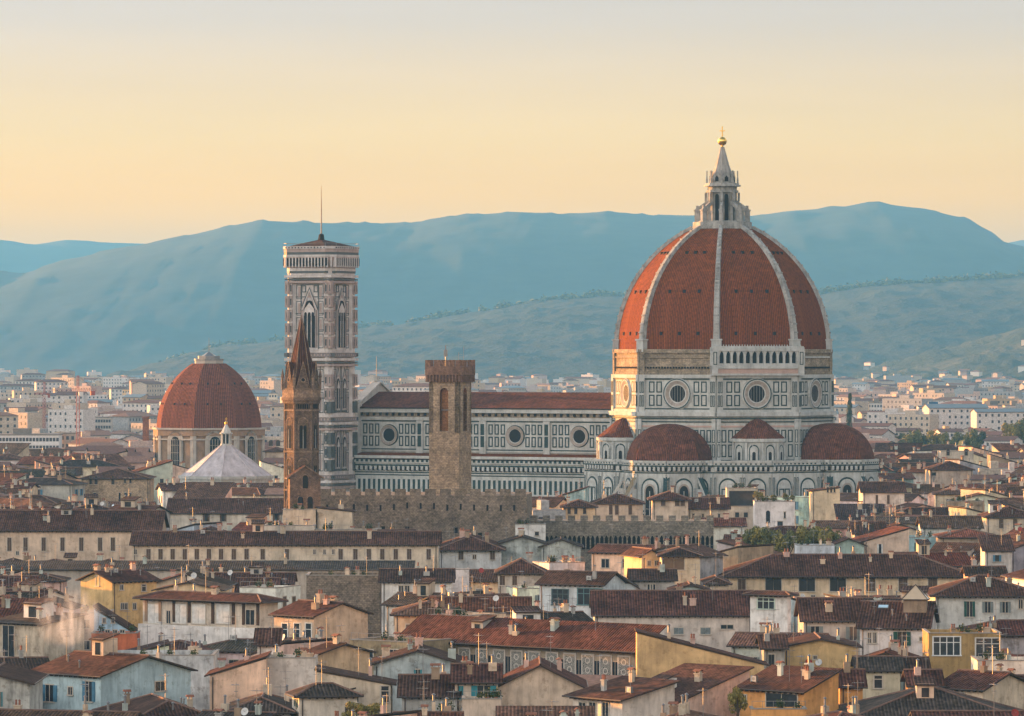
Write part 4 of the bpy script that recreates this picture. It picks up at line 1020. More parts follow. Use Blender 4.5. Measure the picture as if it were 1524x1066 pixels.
def pots(e, hs, r):
    def mk():
        m = MB()
        rr_ = random.Random(2)
        for k in range(60):
            p = Vector((rr_.gauss(0, .22), rr_.gauss(0, .22), 0.85+rr_.gauss(0, .26))); n = Vector((rr_.gauss(0,1), rr_.gauss(0,1), rr_.gauss(0,1))).normalized(); a = n.orthogonal()*0.11; b = n.cross(a); m.face([p-a, p-b, p+a, p+b], 0)
        return m.mesh('potted_plant', [POTLEAF])
    def mk2():
        m = MB(); m.lathe([(0.16, 0), (0.24, 0.45), (0.2, 0.45), (0.02, 0.42)], 8, 0); return m.mesh('pot', [CHCAP])
    for k in range(r.choice((2, 3, 5))):
        o_ = put('potted_plant', cached('pot', mk), e, (r.uniform(0.08, 0.92)*hs.w, r.uniform(0.6, 1.6), hs.h-0.68 if r.random() < 0.5 else hs.h-0.2), 0); put('pot', cached('pot2', mk2), o_, (0, 0, 0))
    if r.random() < 0.6:
        n = max(3, int(hs.w/1.2)); m = MB(); m.tube((0.1, 0.15, hs.h+0.95), (hs.w-0.1, 0.15, hs.h+0.95), 0.035, n=4)
        for k in range(n+1): x = 0.1+(hs.w-0.2)*k/n; m.tube((x, 0.15, hs.h+0.05), (x, 0.15, hs.h+0.95), 0.03, n=4)
        m.build('railing', METAL, e)
HOUSES = []      # (Y, xl, xr, ytop, ybottom)
def overhang_roof(w, d, he, roof, t, o, tk=0.22):
    """list of slopes (top polygons) for a w x d plan, plus ridge lines"""
    z0 = he - t*o + 0.24; S = []; Rg = []
    if roof == 'gx':
        zr = he + t*d/2 + 0.24
        S = [[(-o,-o,z0),(w+o,-o,z0),(w+o,d/2,zr),(-o,d/2,zr)], [(w+o,d+o,z0),(-o,d+o,z0),(-o,d/2,zr),(w+o,d/2,zr)]]
        Rg = [((-o,d/2,zr),(w+o,d/2,zr))]
    elif roof == 'gy':
        zr = he + t*w/2 + 0.24
        S = [[(-o,d+o,z0),(-o,-o,z0),(w/2,-o,zr),(w/2,d+o,zr)], [(w+o,-o,z0),(w+o,d+o,z0),(w/2,d+o,zr),(w/2,-o,zr)]]
        Rg = [((w/2,-o,zr),(w/2,d+o,zr))]
    elif roof == 'hip':
        m = min(w, d)/2; zr = he + t*m + 0.24; A = (-o,-o,z0); B = (w+o,-o,z0); C = (w+o,d+o,z0); D = (-o,d+o,z0)
        if w >= d: p = (m, d/2, zr); q = (w-m, d/2, zr); S = [[A,B,q,p],[B,C,q],[C,D,p,q],[D,A,p]]; Rg = [(p,q),(A,p),(D,p),(B,q),(C,q)]
        else: p = (w/2, m, zr); q = (w/2, d-m, zr); S = [[A,B,p],[B,C,q,p],[C,D,q],[D,A,p,q]]; Rg = [(p,q),(A,p),(B,p),(C,q),(D,q)]
        S = [[v for i, v in enumerate(s) if v != s[i-1]] for s in S]
    elif roof == 'sf': zr = he + t*(d+o) + 0.24; S = [[(-o,-o,z0),(w+o,-o,z0),(w+o,d+o*.3,zr),(-o,d+o*.3,zr)]]
    elif roof == 'sl': zr = he + t*(w+o) + 0.24; S = [[(w+o,-o*.4,z0),(w+o,d+o,z0),(-o*.3,d+o,zr),(-o*.3,-o*.4,zr)]]
    elif roof == 'sr': zr = he + t*(w+o) + 0.24; S = [[(-o,d+o,z0),(-o,-o*.4,z0),(w+o*.3,-o*.4,zr),(w+o*.3,d+o,zr)]]
    return S, Rg
def roofz(w, d, he, roof, t, x, y):
    if roof == 'gx': return he + t*(d/2-abs(y-d/2)) + 0.24
    if roof == 'gy': return he + t*(w/2-abs(x-w/2)) + 0.24
    if roof == 'hip': return he + t*min(x, w-x, y, d-y) + 0.24
    if roof == 'sf': return he + t*y + 0.24
    if roof == 'sl': return he + t*(w-x) + 0.24
    if roof == 'sr': return he + t*x + 0.24
    return he - 0.6
def house_geo(xL, xC, xR, Y, th, d):
    """world origin (front-left corner), width, depth"""
    s = Y/F
    if xC is None:
        w = (xR-xL)*s/cos(th)
        if th > 0: return Vector((X(xR, Y)-w*cos(th), Y+w*sin(th), 0)), w, d
        return Vector((X(xL, Y), Y, 0)), w, d
    if th > 0:
        w = (xC-xL)*s/cos(th); d = (xR-xC)*s/sin(th)
        return Vector((X(xC, Y)-w*cos(th), Y+w*sin(th), 0)), w, d
    w = (xR-xC)*s/cos(th); d = (xC-xL)*s/sin(-th)
    return Vector((X(xC, Y), Y, 0)), w, d
def make_house(label, xL, xR, yE, h, roof='gx', wall=CREAM, tile=RB, xC=None, th=0.0, d=12.0, t=0.3, wins=(), yb=None, o=0.6,
               mat_wall=None, Y=None, name='house', cat='house', group='houses of the old town', chim=None, aer=None, fine=None, pipes=True, wcol=None, ycoord=None):
    if Y is None: Y = YD(yE, h)
    thr = radians(th); org, w, dd = house_geo(xL, xC, xR, Y, thr, d); d = dd
    hs = House(); e = empty(name, org, -thr); tag(e, label, cat, group)
    hs.e = e; hs.w = w; hs.d = d; hs.h = h; hs.Y = Y; hs.roof = roof; hs.t = t; hs.org = org; hs.th = thr; hs.xL = xL; hs.xR = xR; hs.xC = xC
    fine = (Y < 900) if fine is None else fine; hs.fine = fine
    M = MB(); he = h
    top = {'gx': t*d/2, 'gy': t*w/2, 'hip': t*min(w, d)/2, 'sf': t*d, 'sl': t*w, 'sr': t*w, 'flat': 0}[roof]
    zf = lambda x, y: roofz(w, d, he, roof, t, x, y) - 0.25 if roof != 'flat' else he
    per = [(0,0),(w,0),(w,d),(0,d)]
    for i in range(4):
        a, b = per[i], per[(i+1) % 4]; mid = ((a[0]+b[0])/2, (a[1]+b[1])/2)
        P = [(*a, 0), (*b, 0), (*b, zf(*b) if roof != 'hip' else he)]
        if (roof == 'gx' and i in (1, 3)) or (roof == 'gy' and i in (0, 2)): P.append((*mid, zf(*mid)))
        P.append((*a, zf(*a) if roof != 'hip' else he)); M.face(P, 0)
    if roof == 'flat':
        M.face([(0,0,he-0.7),(w,0,he-0.7),(w,d,he-0.7),(0,d,he-0.7)], 1)
        for x0, x1, y0, y1 in ((0,w,0.0,0.3),(0,w,d-0.3,d),(0,0.3,0.3,d-0.3),(w-0.3,w,0.3,d-0.3)): M.box(x0+0.005, x1-0.005, y0+0.005, y1-0.005, he-0.7, he+0.01, 0)
        M.box(-0.08, w+0.08, -0.08, 0.35, he+0.01, he+0.13, 1); M.box(w-0.35, w+0.08, 0.35, d, he+0.01, he+0.13, 1); M.box(-0.08, 0.35, 0.35, d, he+0.01, he+0.13, 1)
    hs.wall = M.build('wall', [mat_wall or PLASTER, CONC], e, wall)
    if roof != 'flat':
        S, Rg = overhang_roof(w, d, he, roof, t, o); R = MB()
        for s_ in S: R.slab(s_, 0.2, 0, 1)
        for a, b in Rg: R.tube(a, b, 0.15, n=6, m=3)
        for s_ in S:                                  # gutters along the low edges
            a, b = s_[0], s_[1]
            if roof in ('gx', 'sf', 'hip') or roof in ('gy', 'sl', 'sr'):
                if abs(a[2]-b[2]) < 1e-6: R.tube((a[0], a[1], a[2]-0.1), (b[0], b[1], b[2]-0.1), 0.11, n=5, m=2)
        if fine and roof in ('gx', 'hip', 'sf') :
            k = 0.3
            while k < w: R.box(k, k+0.14, -o+0.08, 0.0, he-t*o-0.12, he-t*o+0.03, 1); k += 0.85
        hs.roofo = R.build('roof', [TILE, WOOD, GUTTER, CHCAP2], e, tile)
    if pipes and roof != 'flat' and th <= 25:
        for xx in ([0.4] if w < 12 else [0.4, w-0.4]):
            p = MB(); p.tube((0, -0.12, 0), (0, -0.12, he-t*o-0.05), 0.07, n=5); p.tube((0, -0.12, he-t*o-0.08), (0, -o, he-t*o+0.05), 0.07, n=5)
            q = put('drainpipe', p.mesh('drainpipe', [GUTTER]), e, (xx, 0, 0))
    for wd in wins:
        face, kind, col, cs, y0, y1, wpx = wd[:7]; fc = wd[7] if len(wd) > 7 else (0.45, 0.40, 0.33)
        for c in cs:
            if face == 'F':
                base = xL if (xC is None or th > 0) else xC; u = (c-base)*Y/F/cos(thr); s = u/w
                yy = Y + (w-u)*sin(thr) if th > 0 else Y + u*sin(-thr); wm = wpx*yy/F/cos(thr)
                if s < 0 or s > 1: continue
                loc = (u, 0.0, Z(y1, yy)); rz = 0
            elif face == 'R':
                u = (c-xC)*Y/F/sin(thr); yy = Y+u*cos(thr); wm = wpx*yy/F/sin(thr); loc = (w, u, Z(y1, yy)); rz = pi/2
            else:
                u = (xC-c)*Y/F/sin(-thr); yy = Y+u*cos(thr); wm = wpx*yy/F/sin(-thr); loc = (0, u, Z(y1, yy)); rz = -pi/2
            hh = (y1-y0)*yy/F
            if loc[2] < 0.5: continue
            window(e, loc, rz, kind, wm, hh, col, fine, fc)
    rng = random.Random(int(xL*7+yE*13))
    nch = chim if chim is not None else rng.choice((1, 2, 3, 4))
    for k in range(nch):
        x, y = rng.uniform(0.12, 0.88)*w, rng.uniform(0.15, 0.8)*d
        random.seed(int(x*100)); chimney(e, (x, y, roofz(w, d, he, roof, t, x, y)), rng.uniform(0.5, 1.3), rng.choice((BEIGE, BEIGE, GREY, BROWNW, CREAM, PINK, SAGE)), rng.choice((0, 0, 1, 2, 2)), rng.choice((0.6, 0.6, 0.8, 1.0)))
    na = aer if aer is not None else rng.choice((1, 1, 2, 2))
    if Y < 1300:
        for k in range(na):
            x, y = rng.uniform(0.1, 0.9)*w, rng.uniform(0.2, 0.7)*d; random.seed(int(x*100)); antenna(e, (x, y, roofz(w, d, he, roof, t, x, y)), rng.uniform(2, 4.2))
    if roof in ('gx', 'sf', 'hip') and Y < 1150 and w > 9:
        q = rng.random()
        if q < 0.25: roof_hut(e, hs, rng)
        if rng.random() < 0.2: ac_box(e, hs, rng)
        if rng.random() < 0.45: vents(e, hs, rng)
    if roof == 'flat' and Y < 1150 and w > 4: pots(e, hs, rng)
    rise = top*F/Y
    HOUSES.append((Y, xL, xR, yE-rise, yb if yb is not None else yE+40, e, w, d))
    hs.ridge_px = yE-rise
    return hs
CONC = m_plain('terrace_paving', (0.26, 0.24, 0.21), 0.95, 0.2)
CHCAP2 = m_plain('ridge_tiles', (0.17, 0.105, 0.08), 0.95, 0.35)
# ---------------------------------------------------------------- houses read off the photograph, near to far
H = make_house
h1 = H('pale blue plastered house with two teal shuttered windows and a streaked gable, bottom left corner', 38, 275, 1007, 17, 'gx', LBLUE, RB, xC=150, th=42, t=0.26, yb=1066, mat_wall=None,
  wins=[('F','o',S_BLUE,[67],1020,1044,25),('F','d',S_DARK,[101],1023,1034,6),('F','o',S_BLUE,[131],1014,1044,20),('R','d',S_GREY,[232],1015,1028,14)])
H('black stained grey gable wall at the bottom left edge, before the pale blue house', -75, 44, 1022, 18, 'gy', (0.46,0.46,0.42), RK, d=16, t=0.25, yb=1066, mat_wall=STAINED, Y=570, wins=[('F','o',S_TEAL,[0],1030,1052,8)], chim=0)
H('weathered beige block with a dark open loggia at the left edge under the smoke', -20, 120, 930, 19, 'sf', BEIGE, RG, xC=65, th=40, t=0.12, yb=985, mat_wall=STAINED, wins=[('F','d',S_DARK,[8],931,977,18)])
H('long low flat topped wall of streaky grey plaster right of the pale blue house', 160, 318, 976, 17, 'flat', (0.46,0.48,0.48), RG, d=12, yb=1004, mat_wall=STAINED, chim=1)
H('small pale blue house with a steep one sided roof falling right, beside the smoke', 140, 196, 941, 13.6, 'sl', (0.42,0.60,0.72), RK, d=9, t=0.6, yb=942, chim=0, wins=[('F','d',S_BLUE,[155,168],920,927,3)])
H('low orange red wall under the small pale blue house', 136, 204, 943, 14.2, 'flat', REDW, RR, d=6, yb=960, chim=0, aer=2, wins=[('F','d',S_DARK,[160,171,182],938,942,6)])
h6 = H('broad house with dark pilasters between white panels under a wide hipped roof, left foreground', 203, 412, 895, 19, 'hip', (0.60,0.52,0.42), RD_, xC=387, th=35, t=0.30, yb=958, o=1.1,
  wins=[('F','d',S_DARK,[244],909,928,6),('F','l',S_WHITE,[222,262,292,330],899,928,20),('F','d',S_BROWN,[372],908,930,13),('F','d',REDW,[212],944,957,4)])
H('yellow house with a gabled side and a brown roof behind the orange red wall', 115, 229, 866, 18, 'gx', (0.62,0.44,0.20), RD_, xC=167, th=-42, t=0.32, yb=912,
  wins=[('F','d',S_DARK,[180],871,878,4),('F','w',S_WHITE,[211],870,880,6),('F','d',S_DARK,[181,186,198],898,907,4),('L','a',S_DARK,[143],858,872,10)])
H('cream house with three tall white framed windows and a blank peach gable', 405, 545, 918, 18, 'gx', (0.60,0.45,0.31), RD_, xC=467, th=43, t=0.3, yb=955, wins=[('F','w',S_WHITE,[422,441,459],928,957,9,(0.6,0.58,0.53))])
pal = H('long oblique palace with painted grey panels between its tall windows, centre foreground', 598, 950, 965, 18, 'sf', (0.33,0.27,0.20), RD_, xC=None, th=40, d=4, t=0.5, yb=1005, o=1.2, name='palace', cat='palace', group=None, chim=3, aer=1)
H('big blank ochre yellow wall whose top slopes down right, beside the painted palace', 948, 1137, 974, 16.4, 'sl', YELLOW, RD_, d=6, t=0.25, yb=1018, Y=630, chim=2, aer=0, pipes=False)
h10 = H('tall blank beige gable house with two small dark windows low down, bottom centre', 740, 868, 1024, 15.8, 'gy', (0.62,0.49,0.37), RD_, d=15, t=0.5, yb=1066, chim=2, wins=[('F','d',S_GREY,[777,813],1052,1072,8)])
H('small house with bright teal shutters beside the beige gable, bottom centre', 677, 741, 1016, 16.6, 'gx', (0.62,0.52,0.42), RD_, d=11, t=0.3, yb=1041, wins=[('F','o',S_TEAL,[720],1020,1038,38),('F','c',S_TEAL,[686],1021,1041,8)])
H('low blank beige annexe below the teal shutters', 688, 746, 1041, 15.4, 'flat', (0.60,0.48,0.37), RD_, d=5, yb=1066, chim=0, aer=0)
H('blue grey gable streaked with damp, one teal window, right of the cream stepped house', 556, 688, 990, 16.2, 'gy', (0.44,0.50,0.50), RK, d=14, t=0.3, yb=1020, mat_wall=STAINED, wins=[('F','o',S_TEAL,[622],997,1012,12)])
H('low house under a dark tiled roof in front of the damp blue grey gable', 598, 680, 1037, 15, 'gx', GREY, RK, d=13, t=0.3, yb=1050)
H('terrace block with a glass railing at the bottom, left of the teal shutters', 622, 690, 1062, 13.6, 'flat', (0.44,0.46,0.42), RK, d=10, yb=1066, chim=0)
H('cream cube house under a dark pyramid roof with one small window, bottom left of centre', 432, 531, 1036, 16.5, 'hip', (0.60,0.54,0.45), RG, xC=445, th=-12, t=0.42, yb=1066, chim=0, wins=[('F','d',S_DARK,[518],1049,1062,10),('L','o',S_GREEN,[440],1040,1052,6)])
H('narrow tawny house end with a little dark window above the pyramid roofed cube', 450, 548, 975, 18, 'gx', (0.58,0.42,0.26), RB, xC=472, th=48, t=0.25, yb=1003, chim=1, wins=[('F','d',S_DARK,[463],990,1000,5)])
H('cream house with a roof slope falling right and teal framed door, behind the pyramid roof', 470, 582, 1020, 16, 'sl', (0.62,0.52,0.39), RK, d=8, t=0.18, yb=1036, wins=[('F','w',S_TEAL,[573],1022,1045,12),('F','d',S_DARK,[531],1030,1045,4)])
H('peach gabled half house with a long tiled slope falling left', 312, 396, 1006, 16, 'sr', PEACH, RD_, d=10, t=0.3, yb=1015, chim=2)
H('dark tiled house filling the bottom left between the pale blue gable and the chimney group', 192, 332, 1078, 13.6, 'hip', GREY, RK, d=22, t=0.36, yb=1066, th=-14)
H('low house under a charcoal hipped roof with pale blue skylight at the bottom', 340, 433, 1060, 14.6, 'hip', (0.5,0.47,0.42), RG, d=14, t=0.34, yb=1066, wins=[('F','d',S_TEAL,[398],1064,1075,8)])
H('flat white terrace with short pillars left of the narrow tawny house', 395, 470, 980, 18, 'flat', (0.58,0.53,0.47), RB, d=8, yb=1000, chim=3)
H('small white hut with a brown lean to roof above the white terrace', 383, 412, 960, 18.4, 'sf', WHITE, RB, d=5, t=0.3, yb=975, chim=0)
H('wide peach wall under a long brown roof rising to the right, bottom right of centre', 868, 1125, 1068, 13, 'sf', (0.68,0.50,0.40), RB, xC=960, th=40, t=0.23, yb=1066, aer=2)
H('white walled shed house with a brown slope and dark timber front, bottom centre right', 854, 1006, 1042, 15.5, 'sf', (0.66,0.58,0.50), RB, xC=926, th=52, t=0.20, yb=1050, o=0.9, wins=[('F','d',S_DARK,[868,883,902],1046,1066,9)])
H('bright orange house with a roof terrace and awning, bottom right', 1105, 1252, 1030, 16, 'sf', ORANGE, RB, xC=1196, th=42, t=0.31, yb=1066, wins=[('F','d',S_DARK,[1165],1032,1054,44),('F','d',S_DARK,[1112],1035,1046,5)])
H('low orange annexe right of the roof terrace', 1250, 1284, 1022, 15.5, 'gx', ORANGE, RD_, d=8, t=0.4, yb=1040, chim=1)
H('low orange parapet in front of the roof terrace', 1118, 1200, 1056, 14.4, 'flat', ORANGE, RD_, d=4, yb=1066, chim=0, aer=0)
h19 = H('yellow stained gable with a small dark window and two satellite dishes', 1166, 1277, 964, 17, 'gy', (0.66,0.46,0.22), RB, d=13, t=0.2, yb=1012, chim=1, wins=[('F','d',S_DARK,[1213],976,981,5)])
H('slim grey house with a tall dark window between the two yellow walls', 1137, 1168, 966, 17.4, 'gx', (0.36,0.34,0.30), RB, d=12, t=0.22, yb=1015, wins=[('F','c',S_DARK,[1148],974,997,9)])
h20 = H('white house with green shutters, rooftop glass lantern and pale blue skylight', 1281, 1408, 935, 18, 'gx', (0.62,0.57,0.54), RB, xC=1380, th=9, t=0.36, yb=972, chim=0, aer=1,
  wins=[('F','d',S_DARK,[1295,1303],942,957,4),('F','o',S_GREEN,[1343],941,961,26),('F','d',S_DARK,[1371],949,954,3)])
H('cream house under a black tiled roof below the green shuttered house', 1278, 1340, 998, 14.5, 'gx', (0.56,0.50,0.36), RG, d=8, t=0.34, yb=1035, chim=0, wins=[('F','w',S_GREY,[1307],1006,1024,12)])
H('slim pale blue wall between the black roofed cream house and the small orange one', 1341, 1380, 1000, 14.2, 'gx', (0.40,0.50,0.52), RK, d=8, t=0.36, yb=1035, chim=0, wins=[('F','c',S_BLUE,[1352],1018,1036,7)])
H('grey house with open grey shutters under a ribbed roof, left of the green shuttered one', 1196, 1284, 924, 18, 'gx', (0.42,0.38,0.34), RB, d=14, t=0.38, yb=948, wins=[('F','o',S_GREY,[1213],932,948,24),('F','o',S_GREY,[1270],933,958,22)])
H('ochre house with big white mullioned windows, right foreground', 1382, 1490, 943, 18.5, 'flat', OCHRE, RG, d=10, yb=1003, chim=2, wins=[('F','w',S_WHITE,[1409],948,975,40,(0.62,0.62,0.6)),('F','w',S_WHITE,[1470],950,977,36,(0.5,0.48,0.44))])
H('small orange house with a grey shuttered door, bottom right', 1356, 1400, 1021, 15.6, 'gx', ORANGE, RD_, d=9, t=0.32, yb=1042, chim=1, wins=[('F','c',S_GREY,[1379],1025,1045,11)])
H('low cream house with a blank ochre side, right of the small orange house', 1400, 1545, 1027, 15.3, 'gx', (0.64,0.52,0.38), RD_, xC=1463, th=38, t=0.3, yb=1045, wins=[('F','c',S_GREY,[1432],1031,1048,11)])
H('pale cream box with a flat roof and blue awning at the right edge', 1455, 1545, 984, 17, 'flat', (0.64,0.58,0.49), RD_, d=9, yb=1010, chim=2)
H('wide black brown tiled roof filling the bottom right corner', 1208, 1590, 1096, 12, 'hip', GREY, RG, d=30, t=0.31, yb=1066, o=0.8, chim=1, aer=0)
H('long cream house with seven shuttered windows under a wide brown hipped roof, right of centre', 1080, 1442, 857, 18, 'hip', (0.62,0.49,0.33), RB, d=17, t=0.36, yb=892, o=0.9, chim=6, aer=3,
  wins=[('F','c',S_BROWN,[1104],862,882,11),('F','c',S_DARK,[1151,1201,1247],861,880,24),('F','c',S_BROWN,[1296,1344,1388],860,880,13),('F','d',S_DARK,[1210,1450],886,892,5)])
H('white turret with pyramid roof and pale green window before the long cream house', 1118, 1178, 886, 19, 'hip', WHITE, RB, xC=1172, th=30, t=0.32, yb=936, Y=760, o=0.9, chim=0, aer=0, wins=[('F','w',S_WHITE,[1141],890,906,24,(0.42,0.52,0.46))])
H('low white house under a long dark red ribbed roof left of the white turret', 885, 1120, 925, 15, 'gx', (0.60,0.53,0.46), RD_, d=17, t=0.38, yb=940, chim=3, aer=1, Y=776, wins=[('F','c',S_GREY,[1010,1050],934,944,14),('F','d',S_DARK,[1082],930,936,18)])
H('white blue house with two very wide dark windows, centre', 803, 932, 871, 19, 'gx', (0.56,0.62,0.64), RK, xC=897, th=24, t=0.36, yb=912, chim=1, wins=[('F','w',S_TEAL,[834],878,900,24,(0.06,0.10,0.11)),('F','w',S_TEAL,[878],877,900,36,(0.10,0.20,0.22))])
H('cream tower house with one very wide window and peeling plaster, centre right', 984, 1042, 828, 22, 'hip', (0.64,0.54,0.38), RK, d=11, t=0.32, yb=858, chim=0, aer=1, wins=[('F','c',(0.15,0.10,0.06),[1003],831,848,30)])
H('small gable catching the orange sun beside the cream tower house', 955, 984, 828, 21.6, 'gy', (0.72,0.52,0.30), RB, d=9, t=0.55, yb=845, chim=0, aer=0, th=-18, wins=[('F','d',S_DARK,[966,977],835,842,4)])
H('stained grey house with a small window under the cream tower house', 940, 1004, 864, 18.6, 'gx', (0.44,0.40,0.36), RK, d=10, t=0.28, yb=893, mat_wall=STAINED, wins=[('F','d',S_DARK,[967,972],870,878,6)])
H('pale sea green gable below the cream tower house', 1000, 1054, 880, 18, 'gy', (0.50,0.58,0.54), RK, d=10, t=0.3, yb=893, chim=1)
H('cream house end with one green shuttered window, left of the long cream house', 1052, 1084, 869, 18.2, 'hip', (0.58,0.46,0.34), RK, d=12, t=0.4, yb=893, chim=0, wins=[('F','o',S_GREEN,[1066],879,893,18)])
H('steep white gable with a tall narrow door, right of the wide windowed house', 904, 946, 874, 18, 'gy', (0.56,0.60,0.60), RG, d=10, t=0.6, yb=893, chim=0, wins=[('F','c',S_DARK,[921],879,895,8)])
H('white hipped house with green shutters and roof plants at the right edge', 1392, 1545, 886, 18, 'hip', (0.52,0.52,0.48), RB, d=15, t=0.34, yb=928, o=0.9, wins=[('F','o',S_GREEN,[1443],895,918,16),('F','o',S_GREY,[1470,1496],896,912,16),('F','d',S_DARK,[1519],893,906,6)])
H('white house with brown shutters and broad hipped roof left of the damp grey gables', 654, 746, 818, 18, 'hip', (0.60,0.61,0.60), RB, d=26, t=0.36, yb=852, o=0.9, fine=True, wins=[('F','c',S_BROWN,[686,733],819,833,7),('F','d',S_BLUE,[706],826,832,5)])
H('damp grey green gable right of the broad brown hipped roof', 742, 812, 812, 18.4, 'gy', (0.42,0.45,0.42), RG, d=12, t=0.3, yb=838, mat_wall=STAINED, Y=975, chim=1)
H('second damp grey gable with a slit window, next to the arcaded battlements', 806, 864, 816, 18.0, 'gy', (0.42,0.44,0.40), RG, d=12, t=0.35, yb=838, mat_wall=STAINED, Y=972, chim=0, wins=[('F','d',S_WHITE,[805],817,829,7)])
H('flat white rooftop box above the damp grey gables', 767, 812, 784, 21.4, 'flat', WHITE, RB, d=6, yb=799, Y=1000, chim=0, wins=[('F','d',S_BLUE,[778],791,799,5),('F','d',S_DARK,[799],792,797,6)])
lc = H('long cream range with tall brown shutters and a brown roof, at the left edge', -15, 237, 790, 21.1, 'gx', (0.60,0.47,0.35), RB, d=20, t=0.34, yb=836, fine=True, chim=3,
  wins=[('F','c',S_BROWN,[14,38,65,93,121,149,168],800,820,6),('F','d',S_DARK,[26],821,826,4)])
H('very long cream wing with a row of nineteen dark windows, crossing the left half', 197, 652, 811, 19.7, 'gx', (0.60,0.51,0.39), RB, d=13, t=0.32, yb=843, fine=True, chim=5, aer=3,
  wins=[('F','c',S_BROWN,[221,239,257,275,293,311,329,348,367,391,427,507,529,549,569,589,609,638],817,833,6),('F','d',S_DARK,[202,468,483,496],818,825,3.5)])
H('low lean to roof running below the very long cream wing', -15, 612, 849, 15.9, 'sf', (0.46,0.40,0.33), RG, d=9, t=0.12, yb=856, Y=917, chim=4, aer=3)
H('pale house with four square windows under a reddish roof, left of the pointed brick spire', 250, 421, 758, 19.5, 'gx', (0.58,0.52,0.43), RB, d=18, t=0.32, yb=782, Y=1130, chim=2, wins=[('F','o',S_BROWN,[307,332,380,411],763,776,10)])
H('cream terrace with four little arches behind the very long wing', 393, 468, 783, 22.7, 'flat', (0.58,0.51,0.42), RB, d=7, yb=797, Y=956, chim=4, wins=[('F','a',S_DARK,[403,418,434,449],790,800,8)])
H('lower cream terrace with two arches, left of the fortress wall', 468, 560, 789, 21.9, 'flat', (0.56,0.48,0.38), RB, d=7, yb=797, Y=956, chim=4, wins=[('F','a',S_DARK,[510,525],790,800,9)])
H('plain cream block at the foot of the pointed brick spire', 421, 472, 759, 25.4, 'flat', (0.56,0.46,0.34), RB, d=7, yb=783, Y=967, chim=1, aer=0)
H('cream block with a slanting side between the spire and the fortress wall', 470, 524, 762, 25.0, 'sl', (0.58,0.48,0.36), RB, d=7, yb=783, Y=967, t=0.1, chim=1, aer=0)
H('big brown rubble block with a ragged top, left of centre', 456, 566, 857, 19, 'flat', (1,1,1), RB, d=12, yb=905, mat_wall=STONE, chim=2, aer=1)
H('white house with a dark tiled roof right of the brown rubble block', 568, 672, 866, 18.4, 'gx', WHITE, RK, d=11, t=0.3, yb=888, wins=[('F','d',S_DARK,[597,606],872,882,6)])
H('tall blank pinkish white wall between dark roofs, centre', 672, 698, 848, 19.6, 'flat', (0.62,0.56,0.54), RK, d=5, yb=885, chim=0, aer=1)
H('grey house with two shuttered windows under a dark pyramid roof, centre', 741, 811, 853, 18, 'hip', (0.48,0.44,0.38), RB, d=11, t=0.5, yb=876, chim=1, wins=[('F','c',S_BROWN,[748,766],857,871,7)])
H('square brown rubble house with scattered small windows left of the white pyramid roof', 121, 222, 707, 22, 'hip', (1,1,1), RB, d=18, t=0.26, yb=750, mat_wall=STONE_T, chim=1, aer=0, Y=1340, wins=[('F','o',S_BROWN,[135,143,168],709,721,5),('F','d',S_DARK,[186,194],712,719,3),('F','d',S_DARK,[141,187],734,741,4),('F','d',S_DARK,[178,194],734,747,3)])
H('white tower like house with rooftop garden and one arched window, in front of the choir', 1124, 1183, 747, 23, 'flat', (0.66,0.62,0.60), RB, xC=None, d=10, yb=786, chim=0, aer=0, wins=[('F','a',S_DARK,[1143],760,778,6),('F','d',S_DARK,[1161],776,783,8),('F','d',S_DARK,[1168],762,771,3)])
H('grey loggia with large dark openings left of the rooftop garden', 1082, 1127, 728, 25.0, 'flat', (0.50,0.46,0.38), RB, d=8, yb=762, chim=0, aer=0, Y=1135, wins=[('F','w',S_DARK,[1104],731,753,38,(0.4,0.37,0.3)),('F','d',S_DARK,[1097,1110],763,770,6)])
H('cream hipped house behind the arcaded battlements, left one', 884, 957, 748, 22.0, 'hip', (0.58,0.48,0.37), RB, d=12, t=0.34, yb=772, chim=2, Y=1120, wins=[('F','c',S_BROWN,[909,918,938],752,766,5),('F','c',S_BROWN,[964],757,764,4)])
H('cream tower like house with paired shuttered windows behind the arcaded battlements', 971, 1024, 741, 23.4, 'hip', (0.62,0.50,0.38), RD_, d=10, t=0.36, yb=772, chim=1, Y=1105, o=0.9, wins=[('F','c',S_BROWN,[987,1008,1016],741,753,7)])
H('low cream house under a red brown roof right of the cream tower like house', 1024, 1084, 759, 21.0, 'gx', (0.62,0.52,0.40), RD_, d=12, t=0.34, yb=774, chim=1, Y=1115, wins=[('F','d',S_DARK,[1032,1046,1070],765,771,3)])
H('tall beige house with three tiny windows right of the rooftop garden', 1208, 1250, 729, 24.4, 'sr', (0.60,0.50,0.34), RB, d=10, t=0.12, yb=778, chim=1, Y=1130, wins=[('F','d',S_DARK,[1232,1237,1242],725,733,2.5)])
H('white house with two dark windows right of the tall beige house', 1284, 1346, 733, 22.5, 'gx', (0.60,0.54,0.48), RB, d=14, t=0.3, yb=752, wins=[('F','c',S_BROWN,[1305,1322],737,750,4)])
H('grey house with brown shutters below the row of rooftops right of the garden trees', 1272, 1318, 795, 19, 'gx', (0.44,0.40,0.34), RB, d=14, t=0.3, yb=825, wins=[('F','c',S_DARK,[1277,1286],781,797,3),('F','c',S_DARK,[1297],781,797,7)])
H('blank cream gable left of the peach slope house', 1316, 1364, 790, 19.5, 'gy', (0.60,0.50,0.37), RB, d=12, t=0.35, yb=800)
H('peach house with a red slope rising right and a sun struck end wall', 1286, 1354, 806, 18.5, 'sr', (0.66,0.50,0.38), RR, d=10, t=0.26, yb=826, chim=0, Y=985, th=-12, wins=[('F','o',S_WHITE,[1310],810,825,8)])
